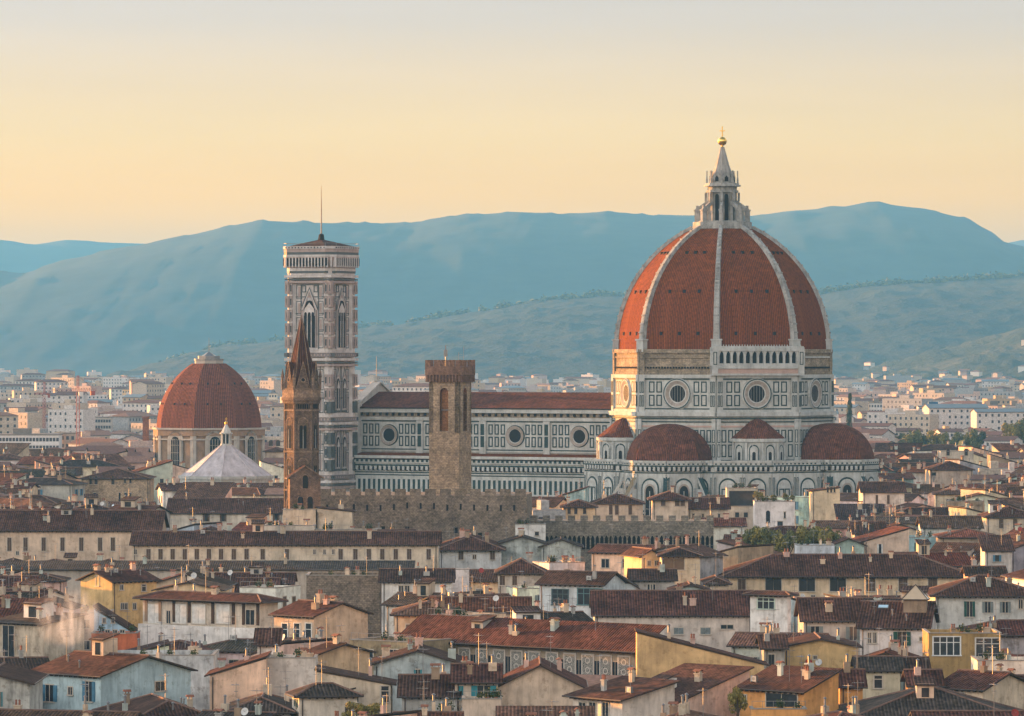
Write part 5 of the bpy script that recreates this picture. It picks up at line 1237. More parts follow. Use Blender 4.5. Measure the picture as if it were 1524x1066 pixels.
H('pale green gable below the garden trees', 1240, 1286, 812, 18, 'gy', (0.40,0.50,0.44), RB, d=10, t=0.4, yb=828, chim=1)
H('long white terrace wall below the garden trees', 1186, 1242, 812, 18.4, 'flat', (0.58,0.62,0.66), RB, d=8, yb=828, chim=2)
H('cream hipped house with two windows near the right edge', 1468, 1545, 770, 21, 'hip', (0.58,0.48,0.36), RB, d=14, t=0.34, yb=790, chim=1, wins=[('F','c',S_BROWN,[1490,1511],773,786,6)])
H('white cube with a blue shuttered window at the right edge', 1466, 1506, 820, 19.5, 'sf', (0.58,0.56,0.52), RB, d=9, t=0.25, yb=846, chim=0, wins=[('F','o',S_BLUE,[1484],826,836,12)])
H('pale hipped house with paired windows near the far trees, right', 1400, 1449, 665, 25, 'flat', (0.54,0.46,0.36), RB, d=12, yb=686, Y=1560, chim=0, wins=[('F','o',S_BROWN,[1411,1438],668,678,5)])
H('grey house under a wide purple brown hipped roof, right middle distance', 1384, 1448, 705, 23, 'hip', (0.50,0.42,0.34), RB, d=16, t=0.34, yb=724, Y=1400, chim=1, wins=[('F','d',S_DARK,[1390],703,708,6)])
H('brown walled loggia house with orange curtains left of the arcaded battlements', 838, 886, 748, 22.0, 'hip', (0.64,0.46,0.28), RB, d=11, t=0.34, yb=768, Y=1095, chim=1, wins=[('F','a',S_DARK,[847,857,870],752,765,5)])

# extras on particular houses -----------------------------------------------------------------
def facepart(hs, name, u0, u1, z0, z1, proud, m, col=None, face='F'):
    b = MB()
    if face == 'F': b.box(u0, u1, -proud, 0.01, z0, z1)
    else: b.box(hs.w-0.01, hs.w+proud, u0, u1, z0, z1)
    return b.build(name, m, hs.e, col)
s6 = lambda px: (px-203)*h6.Y/F/cos(h6.th)
for px in (209, 231, 253, 277, 314, 346, 362, 384):
    facepart(h6, 'pilaster', s6(px)-0.25, s6(px)+0.25, 15.4, 18.8, 0.16, WOOD if px > 240 else ANY, (0.25, 0.17, 0.11))
facepart(h6, 'lower_wall', -0.5, h6.w+0.3, 0, Z(931, h6.Y+8), 0.55, PLASTER, WHITE)
facepart(h6, 'lower_wall', -0.3, h6.d, 0, Z(931, h6.Y+8), 0.5, PLASTER, WHITE, 'R')
# the palace's painted panels and windows along its oblique front
GRAF = None
def graffito():
    m, t, b = mat('painted_panels', 0.9)
    tc, uv, oi = uvrand(t)
    v = N(t, 'ShaderNodeTexVoronoi'); v.inputs['Scale'].default_value = 2.6; t.links.new(uv, v.inputs['Vector'])
    w_ = N(t, 'ShaderNodeMath', operation='SINE'); mu = N(t, 'ShaderNodeMath', operation='MULTIPLY'); mu.inputs[1].default_value = 26
    t.links.new(v.outputs['Distance'], mu.inputs[0]); t.links.new(mu.outputs[0], w_.inputs[0])
    r = ramp(t, [(0.35, (0.10, 0.10, 0.09)), (0.6, (0.42, 0.40, 0.36))]); t.links.new(w_.outputs[0], r.inputs[0])
    t.links.new(r.outputs[0], b.inputs['Base Color']); return m
GRAF = graffito(); wP = pal.w; step = wP/13.2
for k in range(13):
    u = wP - 2.3 - k*step*1.0
    if u < 1: break
    z1 = 17.0
    g_ = MB(); g_.box(-1.05, 1.05, -0.12, 0.0, -0.1, 5.4, 1); g_.box(-0.85, 0.85, -0.15, -0.12, 1.3, 5.2, 0); 
    for q in range(3):    # a wreath between scrolls
        g_.M = Matrix.Translation((0, -0.155, 2.0+q*1.25)) ; ring(g_, 0, 0, 0.42, 0.3, 0, 0, 1, 12); g_.M = None
    put('painted_panel', g_.mesh('painted_panel', [GRAF, ANY]), pal.e, (u, 0, z1-5.4), 0, (0.48, 0.44, 0.39))
    window(pal.e, (u-step/2, 0, z1-4.8), 0, 'd', 1.25, 3.9, S_DARK, True, (0.30, 0.25, 0.2))
# rooftop lantern and skylight of the green shuttered house
ly = h20.d*0.36; lx = (1359-1281)*h20.Y/F; lz = roofz(h20.w, h20.d, h20.h, 'gx', h20.t, lx, ly)
rb_ = MB(); rb_.box(-1.6, 1.6, -1.4, 1.4, -0.6, 1.28); put('lantern_base', rb_.mesh('lantern_base', [PLASTER]), h20.e, (lx, ly, lz), 0, (0.30, 0.22, 0.15))
rl = MB()
for a, b in (((-1.85,-1.65),(1.85,-1.65)), ((1.85,-1.65),(1.85,1.65)), ((1.85,1.65),(-1.85,1.65)), ((-1.85,1.65),(-1.85,-1.65))):
    rl.face([(*a, 1.3), (*b, 1.3), (0, 0, 3.3)], 0); rl.tube((*a, 1.3), (0, 0, 3.32), 0.07, n=4, m=1); rl.tube((*a, 1.3), (*b, 1.3), 0.09, n=4, m=1)
put('roof_lantern', rl.mesh('roof_lantern', [SKYL, GUTTER]), h20.e, (lx, ly, lz), 0, (0.50, 0.40, 0.28))
skylight(h20.e, (2.7, h20.d*0.36, roofz(h20.w, h20.d, h20.h, 'gx', h20.t, 2.7, h20.d*0.36)), 1.3, 0.9, math.atan(h20.t))
def on_roof(hs, px, frac):
    x = (px-hs.xL)*hs.Y/F; y = hs.d*frac; return (x, y, roofz(hs.w, hs.d, hs.h, hs.roof, hs.t, x, y))
dish(h19.e, ((1203-1166)*h19.Y/F, -0.1, 14.6), 0.2, (0.35, 0.04, 0.03)); dish(h19.e, ((1219-1166)*h19.Y/F, -0.1, 14.6), -0.3, (0.75, 0.75, 0.72))

# two window panes with a warm reflected glint put in as glow
GLINT = bpy.data.materials.new('glint_glass'); GLINT.use_nodes = True; lb_ = GLINT.node_tree.nodes['Principled BSDF']
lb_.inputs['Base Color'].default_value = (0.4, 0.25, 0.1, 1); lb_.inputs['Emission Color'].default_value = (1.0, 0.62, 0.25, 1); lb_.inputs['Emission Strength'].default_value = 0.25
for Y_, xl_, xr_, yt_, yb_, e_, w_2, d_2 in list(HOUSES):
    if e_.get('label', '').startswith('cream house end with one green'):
        m = MB(); m.box(-0.45, 0.45, -0.09, 0.0, 0, 1.3); put('glint_pane', m.mesh('glint_pane', [GLINT]), e_, ((1067-xl_)*Y_/F, 0, Z(893, Y_)))
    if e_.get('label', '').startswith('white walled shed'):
        m = MB(); m.box(-0.22, 0.22, -0.14, 0.0, 0, 1.5); put('glint_pane', m.mesh('glint_pane', [GLINT]), e_, (w_2*0.55, 0, 13.3))
# ---------------------------------------------------------------- the rest of the town, stacked behind what is already there
import bisect
rng = random.Random(11)
def corners(o, th, w, d):
    c, s = cos(-th), sin(-th)
    return [Vector((o.x+x*c-y*s, o.y+x*s+y*c)) for x, y in ((0,0),(w,0),(w,d),(0,d))]
def aabb(P): return min(p.x for p in P), max(p.x for p in P), min(p.y for p in P), max(p.y for p in P)
def sat(P, Q):
    for A in (P, Q):
        for i in range(4):
            e_ = A[(i+1) % 4]-A[i]; n_ = Vector((-e_.y, e_.x))
            a = [p.dot(n_) for p in P]; b = [q.dot(n_) for q in Q]
            if max(a) <= min(b)+0.2 or max(b) <= min(a)+0.2: return False
    return True
FOOT = []
for (Y_, xl, xr, yt, yb_, e_, w_, d_) in HOUSES:
    P = corners(Vector((e_.location.x, e_.location.y)), -e_.rotation_euler.z, w_, d_); FOOT.append((aabb(P), P))
def block(x0, x1, y0, y1): P = [Vector(p) for p in ((x0,y0),(x1,y0),(x1,y1),(x0,y1))]; FOOT.append((aabb(P), P))
block(X(470, 1004)-1, X(783, 1004)+2, 999, 1033); block(X(786, 1020), X(1064, 1020), 1018, 1033); block(X(418, 985), X(478, 985), 977, 993); block(X(630, 1000), X(706, 1000), 996, 1012)
block(X(268, 1430), X(400, 1430), 1425, 1460); block(X(225, 1650), X(398, 1650), 1628, 1672)
for a_, b_ in (((-109, -23), (-20, 22)), ((-45, -48), (48, 45)), ((-122, -38), (-98, -14))):
    cc = [Vector((DX, DY, 0)) + Matrix.Rotation(-TH, 3, 'Z') @ Vector((x, y, 0)) for x, y in ((a_[0], a_[1]), (b_[0], a_[1]), (b_[0], b_[1]), (a_[0], b_[1]))]
    P = [Vector((c.x, c.y)) for c in cc]; FOOT.append((aabb(P), P))
def free(P):
    A = aabb(P)
    for B, Q in FOOT:
        if A[1] < B[0] or A[0] > B[1] or A[3] < B[2] or A[2] > B[3]: continue
        if sat(P, Q): return False
    return True
# what must stay visible: (Y, x0, x1, lowest row that shows)
PROT = [(h[0], h[1], h[2], h[4]) for h in HOUSES] + [
    (1003, 478, 790, 776), (1015, 790, 1062, 815), (982, 420, 476, 752), (1000, 632, 706, 732), (1430, 272, 388, 722), (1640, 232, 392, 688),
    (1290, 885, 1005, 741), (1290, 1005, 1200, 741), (1290, 1200, 1300, 738), (1330, 530, 890, 728), (1350, 474, 532, 732), (995, 1110, 1240, 808),
    (1290, 1300, 1320, 702), (1350, 390, 420, 690)]
SKY = [1075.0]*1900    # column px = index-150
def cover(x0, x1, y):
    for i in range(max(0, int(x0+150)), min(1899, int(x1+150))): SKY[i] = min(SKY[i], y)
def skymean(x0, x1):
    a = SKY[max(0, int(x0+150)):min(1899, int(x1+150)+1)]; return a
WALLC = [(CREAM,'cream'),(WHITE,'white'),(BEIGE,'beige'),(PEACH,'peach'),(GREY,'grey'),(CREAM,'cream'),((0.64,0.56,0.46),'pale cream'),(WHITE,'white'),(PINK,'pink'),(LBLUE,'pale blue'),(BROWNW,'brown'),(WHITE,'white'),(SAGE,'sage grey')]
ROOFC = [(RB,'brown'),((0.125,0.070,0.046),'tan brown'),((0.105,0.052,0.034),'brown'),(RD_,'dark red'),(RK,'dark brown'),(RG,'grey brown'),(RR,'red')]
RN = {'gx': 'gabled roof', 'gy': 'front gable', 'hip': 'hipped roof', 'sf': 'lean-to roof', 'sl': 'roof falling right', 'sr': 'roof falling left', 'flat': 'flat terrace'}
hand = sorted(HOUSES, key=lambda h: h[0]); hi = 0
extra = sorted([(1003, 478, 790, 731), (1015, 790, 1062, 770), (982, 420, 476, 640), (1430, 300, 370, 690), (1640, 232, 392, 640), (1300, 890, 1300, 690), (1340, 530, 890, 700), (1345, 474, 532, 640), (1000, 632, 706, 600)])
ei = 0; FILL = []
Yc = 548.0
while Yc < 1720:
    while hi < len(hand) and hand[hi][0] <= Yc: cover(hand[hi][1], hand[hi][2], hand[hi][3]+4); hi += 1
    while ei < len(extra) and extra[ei][0] <= Yc: cover(extra[ei][1], extra[ei][2], extra[ei][3]); ei += 1
    px = -60 + rng.uniform(0, 40)
    while px < 1570:
        wm = rng.choice((6, 7, 8, 9, 10, 11, 12, 14, 17, 20)) ; th = rng.choice((-25, -12, -6, 0, 0, 4, 8, 14, 22, 35)); d = rng.uniform(8, 13)
        Y = Yc + rng.uniform(-5, 5); wp = wm*cos(radians(th))*F/Y + d*abs(sin(radians(th)))*F/Y
        x0, x1 = px, px+wp; px += wp*rng.uniform(0.55, 1.0)
        sk = skymean(x0, x1)
        if not sk: continue
        lo = sorted(sk)[len(sk)//4]
        yr = lo - rng.choice((6, 10, 14, 20, 28))*1.0*(700/Y)**0.3
        lim = 0
        for (Yp_, a, b, yb_) in PROT:
            if Yp_ > Y and a < x1-2 and b > x0+2: lim = max(lim, yb_-2)
        if yr < lim: yr = lim
        roof = rng.choice(('gx', 'gx', 'gx', 'hip', 'hip', 'gy', 'sf', 'sl', 'sr', 'flat')); t = rng.uniform(0.22, 0.33)
        if wm > 15: roof = rng.choice(('gx', 'hip'))
        if th < 0: thr = -radians(-th)
        rise = {'gx': t*d/2, 'gy': t*wm/2, 'hip': t*min(wm, d)/2, 'sf': t*d, 'sl': t*wm, 'sr': t*wm, 'flat': 0}[roof]
        ztop = Z(yr, Y); h = ztop - rise - 0.3
        hmax = 21.5 if Y < 1100 else 23
        if h > hmax: h = hmax - rng.uniform(0, 1.5)
        if h < 9.5: continue
        ytop = HOR + (HC-h-rise)*F/Y; yE = HOR + (HC-h)*F/Y
        vis = sum(1 for s in sk if s - ytop >= 5)/len(sk)
        if vis < 0.45: continue
        if th > 0: xC = x0 + wm*cos(radians(th))*F/Y
        elif th < 0: xC = x0 + d*sin(radians(-th))*F/Y
        else: xC = None
        org, w2, d2 = house_geo(x0, xC, x1, Y, radians(th), d)
        if not free(corners(org, radians(th), w2, d2)): continue
        P = corners(org, radians(th), w2, d2); FOOT.append((aabb(P), P))
        cover(x0, x1, (ytop+min(yE, ytop+8))/2)
        FILL.append(dict(x0=x0, x1=x1, xC=xC, Y=Y, th=th, d=d, t=t, roof=roof, h=h, yE=yE, ytop=ytop, vis=sum(max(0, s-ytop) for s in sk)))
    Yc += 6.0 + (Yc-548)*0.005
FILL.sort(key=lambda f: -f['vis'])
NIND = 218
print('filler houses', len(FILL))
ANCH = [(478, 620, 'the bell tower'), (447, 640, 'the brick spire'), (669, 660, 'the battlemented brick tower'), (311, 640, 'the plain red dome'), (333, 690, 'the white pyramid roof'),
        (990, 660, 'the left half dome'), (1240, 660, 'the right half dome'), (1153, 760, 'the rooftop garden tower'), (630, 760, 'the fortress block'), (930, 790, 'the arcaded battlement'),
        (425, 825, 'the very long cream wing'), (110, 810, 'the long cream range'), (1260, 870, 'the long cream house'), (860, 880, 'the wide windowed white house'), (1147, 905, 'the white turret'),
        (1013, 840, 'the cream tower house'), (510, 880, 'the brown rubble block'), (300, 915, 'the dark pilastered house'), (475, 930, 'the three windowed gable house'), (775, 955, 'the painted palace'),
        (1040, 975, 'the ochre yellow wall'), (1220, 980, 'the yellow stained gable'), (1335, 935, 'the green shuttered house'), (1436, 970, 'the ochre mullioned house'), (800, 1030, 'the beige gable house'),
        (150, 1030, 'the pale blue house'), (480, 1050, 'the pyramid roofed cube'), (1200, 1040, 'the orange terrace house'), (1180, 796, 'the garden trees'), (1395, 655, 'the far tree clump'),
        (1460, 900, 'the right edge hipped house'), (195, 885, 'the yellow arched house'), (700, 835, 'the brown shuttered white house'), (172, 720, 'the square rubble house'), (45, 665, 'the white apartment slab'), (620, 1005, 'the damp blue grey gable'),
        (1390, 615, 'the blue roofed office'), (1290, 830, 'the pale green gable'), (1416, 700, 'the wide purple brown roof'), (1316, 742, 'the white two windowed house'), (1500, 778, 'the right edge cream hipped house'), (1425, 672, 'the pale paired window house'),
        (1340, 795, 'the blank cream gable'), (1486, 832, 'the blue shuttered white cube'), (1229, 750, 'the tall beige house')]
def where(x, y, own=None):
    best = min(ANCH, key=lambda a: (a[0]-x)**2*0.6+(a[1]-y)**2*1.4)
    dx, dy = x-best[0], y-best[1]
    if abs(dx) < 22 and abs(dy) < 60: v = 'just above' if dy < 0 else 'just below'
    elif abs(dx) > abs(dy)*1.2: v = 'left of' if dx < 0 else 'right of'
    elif abs(dx) < 25: v = 'above' if dy < 0 else 'below'
    else: v = ('up' if dy < 0 else 'down')+(' left of' if dx < 0 else ' right of')
    return v+' '+best[2]
AUTO = []
for f in FILL[:NIND]:
    wc, wn_ = rng.choice(WALLC); rc, rn_ = rng.choice(ROOFC)
    if f['roof'] == 'gy': wc, wn_ = rng.choice(WALLC[:7])
    s = f['Y']/F; x0, x1 = f['x0'], f['x1']; wins = []
    fx0, fx1 = (x0, x1) if f['xC'] is None else ((x0, f['xC']) if f['th'] > 0 else (f['xC'], x1))
    drop = rng.uniform(0.9, 1.5)/s; wh = rng.uniform(1.3, 1.9)/s; ww = rng.uniform(0.9, 1.3)/s; pitchw = rng.uniform(2.6, 4.2)/s
    kind = rng.choice('ccoodwdc'); sc = rng.choice((S_BROWN, S_GREEN, S_GREY, S_BROWN, S_DARK, S_BLUE)); nwin = max(1, int((fx1-fx0-1.5/s)/pitchw))
    if kind == 'o': ww *= 1.9
    cs = [fx0+(k+0.5+rng.uniform(-.12, .12))*(fx1-fx0)/nwin for k in range(nwin)]
    blank = f['roof'] in ('gy', 'sl', 'sr') and rng.random() < 0.5
    if not blank:
        for r_ in range(1 if f['h'] < 15 else 2):
            y0 = f['yE']+drop+r_*3.3/s
            wins.append(('F', kind, sc, [c for c in cs if rng.random() < 0.86], y0, y0+wh, ww))
    else: cs = [(fx0+fx1)/2]; wins.append(('F', 'd', S_DARK, cs, f['yE']+drop, f['yE']+drop+wh*0.7, ww*0.6))
    if f['xC'] is not None and rng.random() < 0.6:
        sx0, sx1 = (f['xC'], x1) if f['th'] > 0 else (x0, f['xC'])
        if sx1-sx0 > 12: wins.append(('R' if f['th'] > 0 else 'L', kind, sc, [lerp(sx0, sx1, 0.35), lerp(sx0, sx1, 0.72)], f['yE']+drop, f['yE']+drop+wh, ww*abs(sin(radians(f['th'])))))
    hs = make_house(None, x0, x1, f['yE'], f['h'], f['roof'], wc, rc, xC=f['xC'], th=f['th'], d=f['d'], t=f['t'], wins=wins, Y=f['Y'], mat_wall=STAINED if rng.random() < 0.22 else None)
    v = lambda a: tuple(min(0.8, c*rng.uniform(0.9, 1.1)) for c in a)
    hs.wall.color = (*v(wc), 1)
    if f['roof'] != 'flat': k_ = rng.uniform(0.78, 1.3); hs.roofo.color = (*[c*k_ for c in v(rc)], 1)
    sz = 'wide' if (x1-x0)*s > 17 else ('narrow' if (x1-x0)*s < 9.5 else '')
    q = {'c': 'closed shutters', 'o': 'open shutters', 'd': 'dark windows', 'w': 'paned windows'}[kind] if not blank else 'near blank wall'
    base = (sz+' ' if sz else '')+wn_+' house, '+(rn_+' ' if f['roof'] != 'flat' else '')+RN[f['roof']]
    AUTO.append([hs.e, base, q, (x0+x1)/2, f['ytop'], hs])
    if rng.random() < 0.10 and f['Y'] < 1150 and f['roof'] == 'gx':
        xx = rng.uniform(0.3, 0.7)*hs.w; yy = hs.d*0.15; skylight(hs.e, (xx, yy, roofz(hs.w, hs.d, hs.h, 'gx', hs.t, xx, yy)), 1.2, 1.4, math.atan(hs.t))
    if rng.random() < 0.22 and f['Y'] < 1100 and f['roof'] != 'flat':
        xx = rng.uniform(0.2, 0.8)*hs.w; yy = hs.d*0.2; dish(hs.e, (xx, yy, roofz(hs.w, hs.d, hs.h, hs.roof, hs.t, xx, yy)+0.5), rng.uniform(-.5, .5), (0.55, 0.55, 0.53) if rng.random() < 0.7 else (0.3, 0.05, 0.04))
REST = FILL[NIND:]
# ---------------------------------------------------------------- far town: one mass of roofs and blocks, with the blocks one can tell apart built singly
FM = [m_plain('far_cream', (0.46, 0.38, 0.30), 0.9, 0.3), m_plain('far_white', (0.54, 0.50, 0.47), 0.9, 0.3), m_plain('far_pink', (0.44, 0.32, 0.27), 0.9, 0.3), m_plain('far_grey', (0.30, 0.30, 0.30), 0.9, 0.3),
      m_plain('far_ochre', (0.42, 0.31, 0.2), 0.9, 0.3), m_plain('far_roof', (0.15, 0.075, 0.055), 0.9, 0.3), m_plain('far_roof_pale', (0.24, 0.13, 0.09), 0.9, 0.3), m_plain('far_window', (0.06, 0.06, 0.065), 0.5, 0.2),
      m_plain('far_metal', (0.16, 0.20, 0.22), 0.6, 0.1), m_plain('far_flat', (0.20, 0.18, 0.16), 0.9, 0.2)]
def simple(mb, x, y, rz, w, d, h, roof, t, wc, rc, wins=True, r=None, ph=3.2):
    mb.M = Matrix.Translation((x, y, 0)) @ Matrix.Rotation(rz, 4, 'Z')
    hw, hd = w/2, d/2; m = min(w, d)/2
    for a, b in (((-hw,-hd),(hw,-hd)), ((hw,-hd),(hw,hd)), ((hw,hd),(-hw,hd)), ((-hw,hd),(-hw,-hd))):
        gable = roof == 'gx' and a[0] == b[0]
        P = [(*a, 0), (*b, 0), (*b, h)]
        if gable: P.append((a[0], 0, h+t*hd))
        P.append((*a, h)); mb.face(P, wc)
    o = 0.5
    if roof == 'gx':
        mb.slab([(-hw-o,-hd-o,h-t*o+.2),(hw+o,-hd-o,h-t*o+.2),(hw+o,0,h+t*hd+.2),(-hw-o,0,h+t*hd+.2)], 0.2, rc, 7); mb.slab([(hw+o,hd+o,h-t*o+.2),(-hw-o,hd+o,h-t*o+.2),(-hw-o,0,h+t*hd+.2),(hw+o,0,h+t*hd+.2)], 0.2, rc, 7)
    elif roof == 'hip':
        S, Rg = overhang_roof(w, d, h, 'hip', t, o)
        for s_ in S: mb.face([(p[0]-hw, p[1]-hd, p[2]) for p in s_], rc)
        mb.face([(-hw-o,-hd-o,h-.05),(hw+o,-hd-o,h-.05),(hw+o,hd+o,h-.05),(-hw-o,hd+o,h-.05)][::-1], 7)
    else:
        mb.box(-hw, hw, -hd, hd, h+0.003, h+0.5, wc); mb.box(-hw*0.96, hw*0.96, -hd*0.96, hd*0.96, h+0.5, h+0.55, 9)
        mb.box(-hw*0.3, hw*0.2, -hd*0.4, hd*0.4, h+0.55, h+2.6, wc)
    if wins:
        nr_ = 2 if h < 16 else 4; nc = max(2, int(w/3.0))
        for q in range(nr_):
            z = h-2.3-q*ph
            for k in range(nc):
                u = -hw+(k+0.5)*w/nc
                if r.random() < 0.9: mb.face([(u-0.55, -hd-0.04, z), (u+0.55, -hd-0.04, z), (u+0.55, -hd-0.04, z+1.4), (u-0.55, -hd-0.04, z+1.4)], 7)
    mb.M = None
r2 = random.Random(5); town = MB()
for f in REST:
    w = (f['x1']-f['x0'])*f['Y']/F
    simple(town, X((f['x0']+f['x1'])/2, f['Y']), f['Y']+f['d']/2, -radians(f['th']), w*0.9, f['d'], f['h'], 'gx' if f['roof'] not in ('hip', 'flat') else f['roof'], f['t'], r2.choice((0, 1, 0, 2, 3)), r2.choice((5, 5, 6)), True, r2)
# the town beyond and to both sides of the view, out to the hills
Yc = 1700.0
farskip = lambda px, Y: (Y < 2450 and 1320 < px < 1470 and Y > 2150) or (Y < 2140 and px < 100 and Y > 1980) or (1625 < Y < 1690 and 215 < px < 405)
while Yc < 6600:
    step = 18+(Yc-1700)*0.019; px = -260
    while px < 1780:
        Y = Yc+r2.uniform(-8, 8); big = r2.random() < (0.10 if Yc < 2600 else 0.34)
        w = r2.uniform(14, 34) if big else r2.uniform(7, 16); d = r2.uniform(9, 14)
        h = r2.uniform(17, 27) if big else r2.uniform(9, 18)
        if Yc > 3000 and big and px < 700: h += r2.choice((0, 3, 8))
        if Yc < 2300: h = min(h, 20)
        if 1290 < px < 1760 and 1700 <= Yc < 2160: h = r2.uniform(8, 14)
        roof = r2.choice(('flat', 'flat', 'gx', 'hip')) if big else r2.choice(('gx', 'hip', 'gx', 'gx', 'flat'))
        if not farskip(px, Y):
            simple(town, X(px, Y), Y, r2.choice((-0.49, -0.49, 1.08, 0.2, -0.1, -0.8)), w, d, h, roof, 0.3, r2.choice((0, 0, 1, 1, 2, 3, 4)), r2.choice((5, 5, 6, 8) if big else (5, 5, 6)), Yc < 5200, r2)
        px += (w*r2.uniform(0.8, 1.25)+step*0.15)*F/Y
    Yc += step
# streets of houses outside the picture on the left, between the town and the low sun
Yc = 470.0
while Yc < 1700:
    xx = X(-70, Yc)-8
    while xx > X(-70, Yc)-330:
        w = r2.uniform(11, 20); simple(town, xx-w/2, Yc+r2.uniform(-4, 4), r2.choice((0, -0.3, 0.2, 1.2)), w, r2.uniform(11, 15), r2.uniform(17, 21.5), r2.choice(('gx', 'hip', 'gx')), 0.3, r2.choice((0, 1, 2)), 5, False, r2)
        xx -= w+r2.uniform(3, 8)
    Yc += 27
bpy.context.view_layer.update()
hillo = [o for o in scene.objects if o.name.startswith('hills')]
def hill_hit(px, py):
    d = Vector(((px-762)/F, 1, -(py-HOR)/F)).normalized(); best = None
    for o in hillo:
        hit, loc, nn, idx = o.ray_cast(Vector((0, 0, HC)), d)
        if hit and (best is None or loc.y < best.y): best = loc
    return best
for k in range(150):       # hamlets on the lower slopes
    px = r2.choice((r2.uniform(600, 905), r2.uniform(1235, 1545), r2.gauss(790, 50), r2.gauss(1480, 40), r2.gauss(1330, 40), r2.uniform(300, 420)))
    py = r2.choice((584-abs(r2.gauss(0, 7)), 582-abs(r2.gauss(0, 9)), 580-abs(r2.gauss(0, 16))))
    p = hill_hit(px, py)
    if p is None: continue
    n0 = len(town.v); simple(town, p.x, p.y, r2.choice((-0.5, -0.9, 0.2, 0.7)), r2.uniform(7, 14), r2.uniform(7, 9), r2.uniform(5, 8), r2.choice(('gx', 'hip')), 0.3, r2.choice((0, 0, 3, 2)), 6, False, r2)
    for v in town.v[n0:]: v.z += p.z-2
tag(town.build('far_town', FM), kind='stuff')

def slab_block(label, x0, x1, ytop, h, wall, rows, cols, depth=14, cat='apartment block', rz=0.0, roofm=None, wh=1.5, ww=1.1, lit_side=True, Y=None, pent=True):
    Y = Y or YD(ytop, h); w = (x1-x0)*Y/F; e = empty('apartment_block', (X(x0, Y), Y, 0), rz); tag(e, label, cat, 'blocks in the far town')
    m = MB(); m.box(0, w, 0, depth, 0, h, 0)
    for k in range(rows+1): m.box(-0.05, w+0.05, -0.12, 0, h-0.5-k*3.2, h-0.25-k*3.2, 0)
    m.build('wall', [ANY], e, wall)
    m = MB(); m.box(-0.3, w+0.3, -0.3, depth+0.3, h, h+0.5)
    if pent: m.box(w*0.3, w*0.55, 3, depth-3, h+0.5, h+2.8)
    m.build('roof', [roofm or FM[9]], e)
    wm = cached(('bw', ww, wh), lambda: (lambda q: (q.box(-ww/2, ww/2, -0.06, 0.02, 0, wh), q.mesh('window', [FM[7]]))[1])(MB()))
    for r_ in range(rows):
        for c in range(cols):
            put('window', wm, e, ((c+0.5)*w/cols, 0, h-2.5-r_*3.2))
    return e
slab_block('long white apartment slab with four rows of windows at the left edge', -12, 88, 648, 22, (0.62, 0.62, 0.62), 4, 20, Y=2045)
slab_block('brown flank block right behind the white apartment slab', 89, 112, 646, 22.4, (0.40, 0.31, 0.25), 4, 3, Y=2060, pent=False)
slab_block('grey office with dark blue roof among the far houses, right', 1367, 1421, 603, 25, (0.44, 0.46, 0.47), 5, 6, Y=2850, roofm=m_plain('blue_roof', (0.03, 0.09, 0.16), 0.5), ww=2.0, wh=2.2)
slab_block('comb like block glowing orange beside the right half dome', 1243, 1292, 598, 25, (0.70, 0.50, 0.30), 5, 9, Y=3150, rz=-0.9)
slab_block('white block with many balconies left of the blue roofed office', 1292, 1322, 603, 24, (0.60, 0.58, 0.55), 5, 7, Y=3140)
slab_block('low cream institute with a long flat roof under the blue roofed office', 1332, 1378, 622, 18, (0.58, 0.50, 0.40), 2, 8, Y=2750, pent=False)
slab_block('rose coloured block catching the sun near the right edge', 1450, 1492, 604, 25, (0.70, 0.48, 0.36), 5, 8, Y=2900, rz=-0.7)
slab_block('pale pink block left of the rose coloured one', 1422, 1449, 610, 23, (0.62, 0.50, 0.46), 4, 6, Y=2890)
slab_block('tall grey block at the right edge above the trees', 1496, 1530, 600, 27, (0.42, 0.44, 0.44), 6, 6, Y=2700)
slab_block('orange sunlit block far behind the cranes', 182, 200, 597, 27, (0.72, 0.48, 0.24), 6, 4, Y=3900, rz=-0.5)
slab_block('grey twin of the orange sunlit block, to its right', 203, 232, 600, 27, (0.48, 0.48, 0.48), 6, 6, Y=3880)
slab_block('grey institute with dark top window band behind the tall crane', 118, 165, 616, 22, (0.44, 0.40, 0.36), 3, 12, Y=2600, pent=False)
slab_block('white factory with a dark tiled slab roof under the plain red dome', 168, 232, 668, 20, (0.55, 0.55, 0.54), 2, 14, Y=1790, pent=False)
slab_block('slim cream block behind the plain red dome, on its right', 400, 412, 588, 28, (0.66, 0.58, 0.46), 6, 3, Y=3400)
# a shadowed wing with arches beside the plain red dome
e_ = make_house('brown wing with two arched windows between the plain red dome and the spire', 394, 424, 650, 25, 'hip', (0.40, 0.33, 0.26), RB, d=14, t=0.3, yb=700, Y=1560, wins=[('F','a',S_DARK,[403,414],655,664,6)], chim=0, aer=0)
# brick chimney
m = MB(); m.tube((0,0,0), (0,0,1), 1, n=3) if False else None
e = empty('factory_chimney', (X(217, 1900), 1900, 0)); tag(e, 'square brick factory chimney left of the plain red dome', 'chimney')
m = MB(); m.prism([(-1.3,-1.3),(1.3,-1.3),(1.3,1.3),(-1.3,1.3)], 0, 31, 0, r1=0.85); m.box(-1.4, 1.4, -1.4, 1.4, 31, 31.6, 0); m.build('shaft', BRICKR, e)

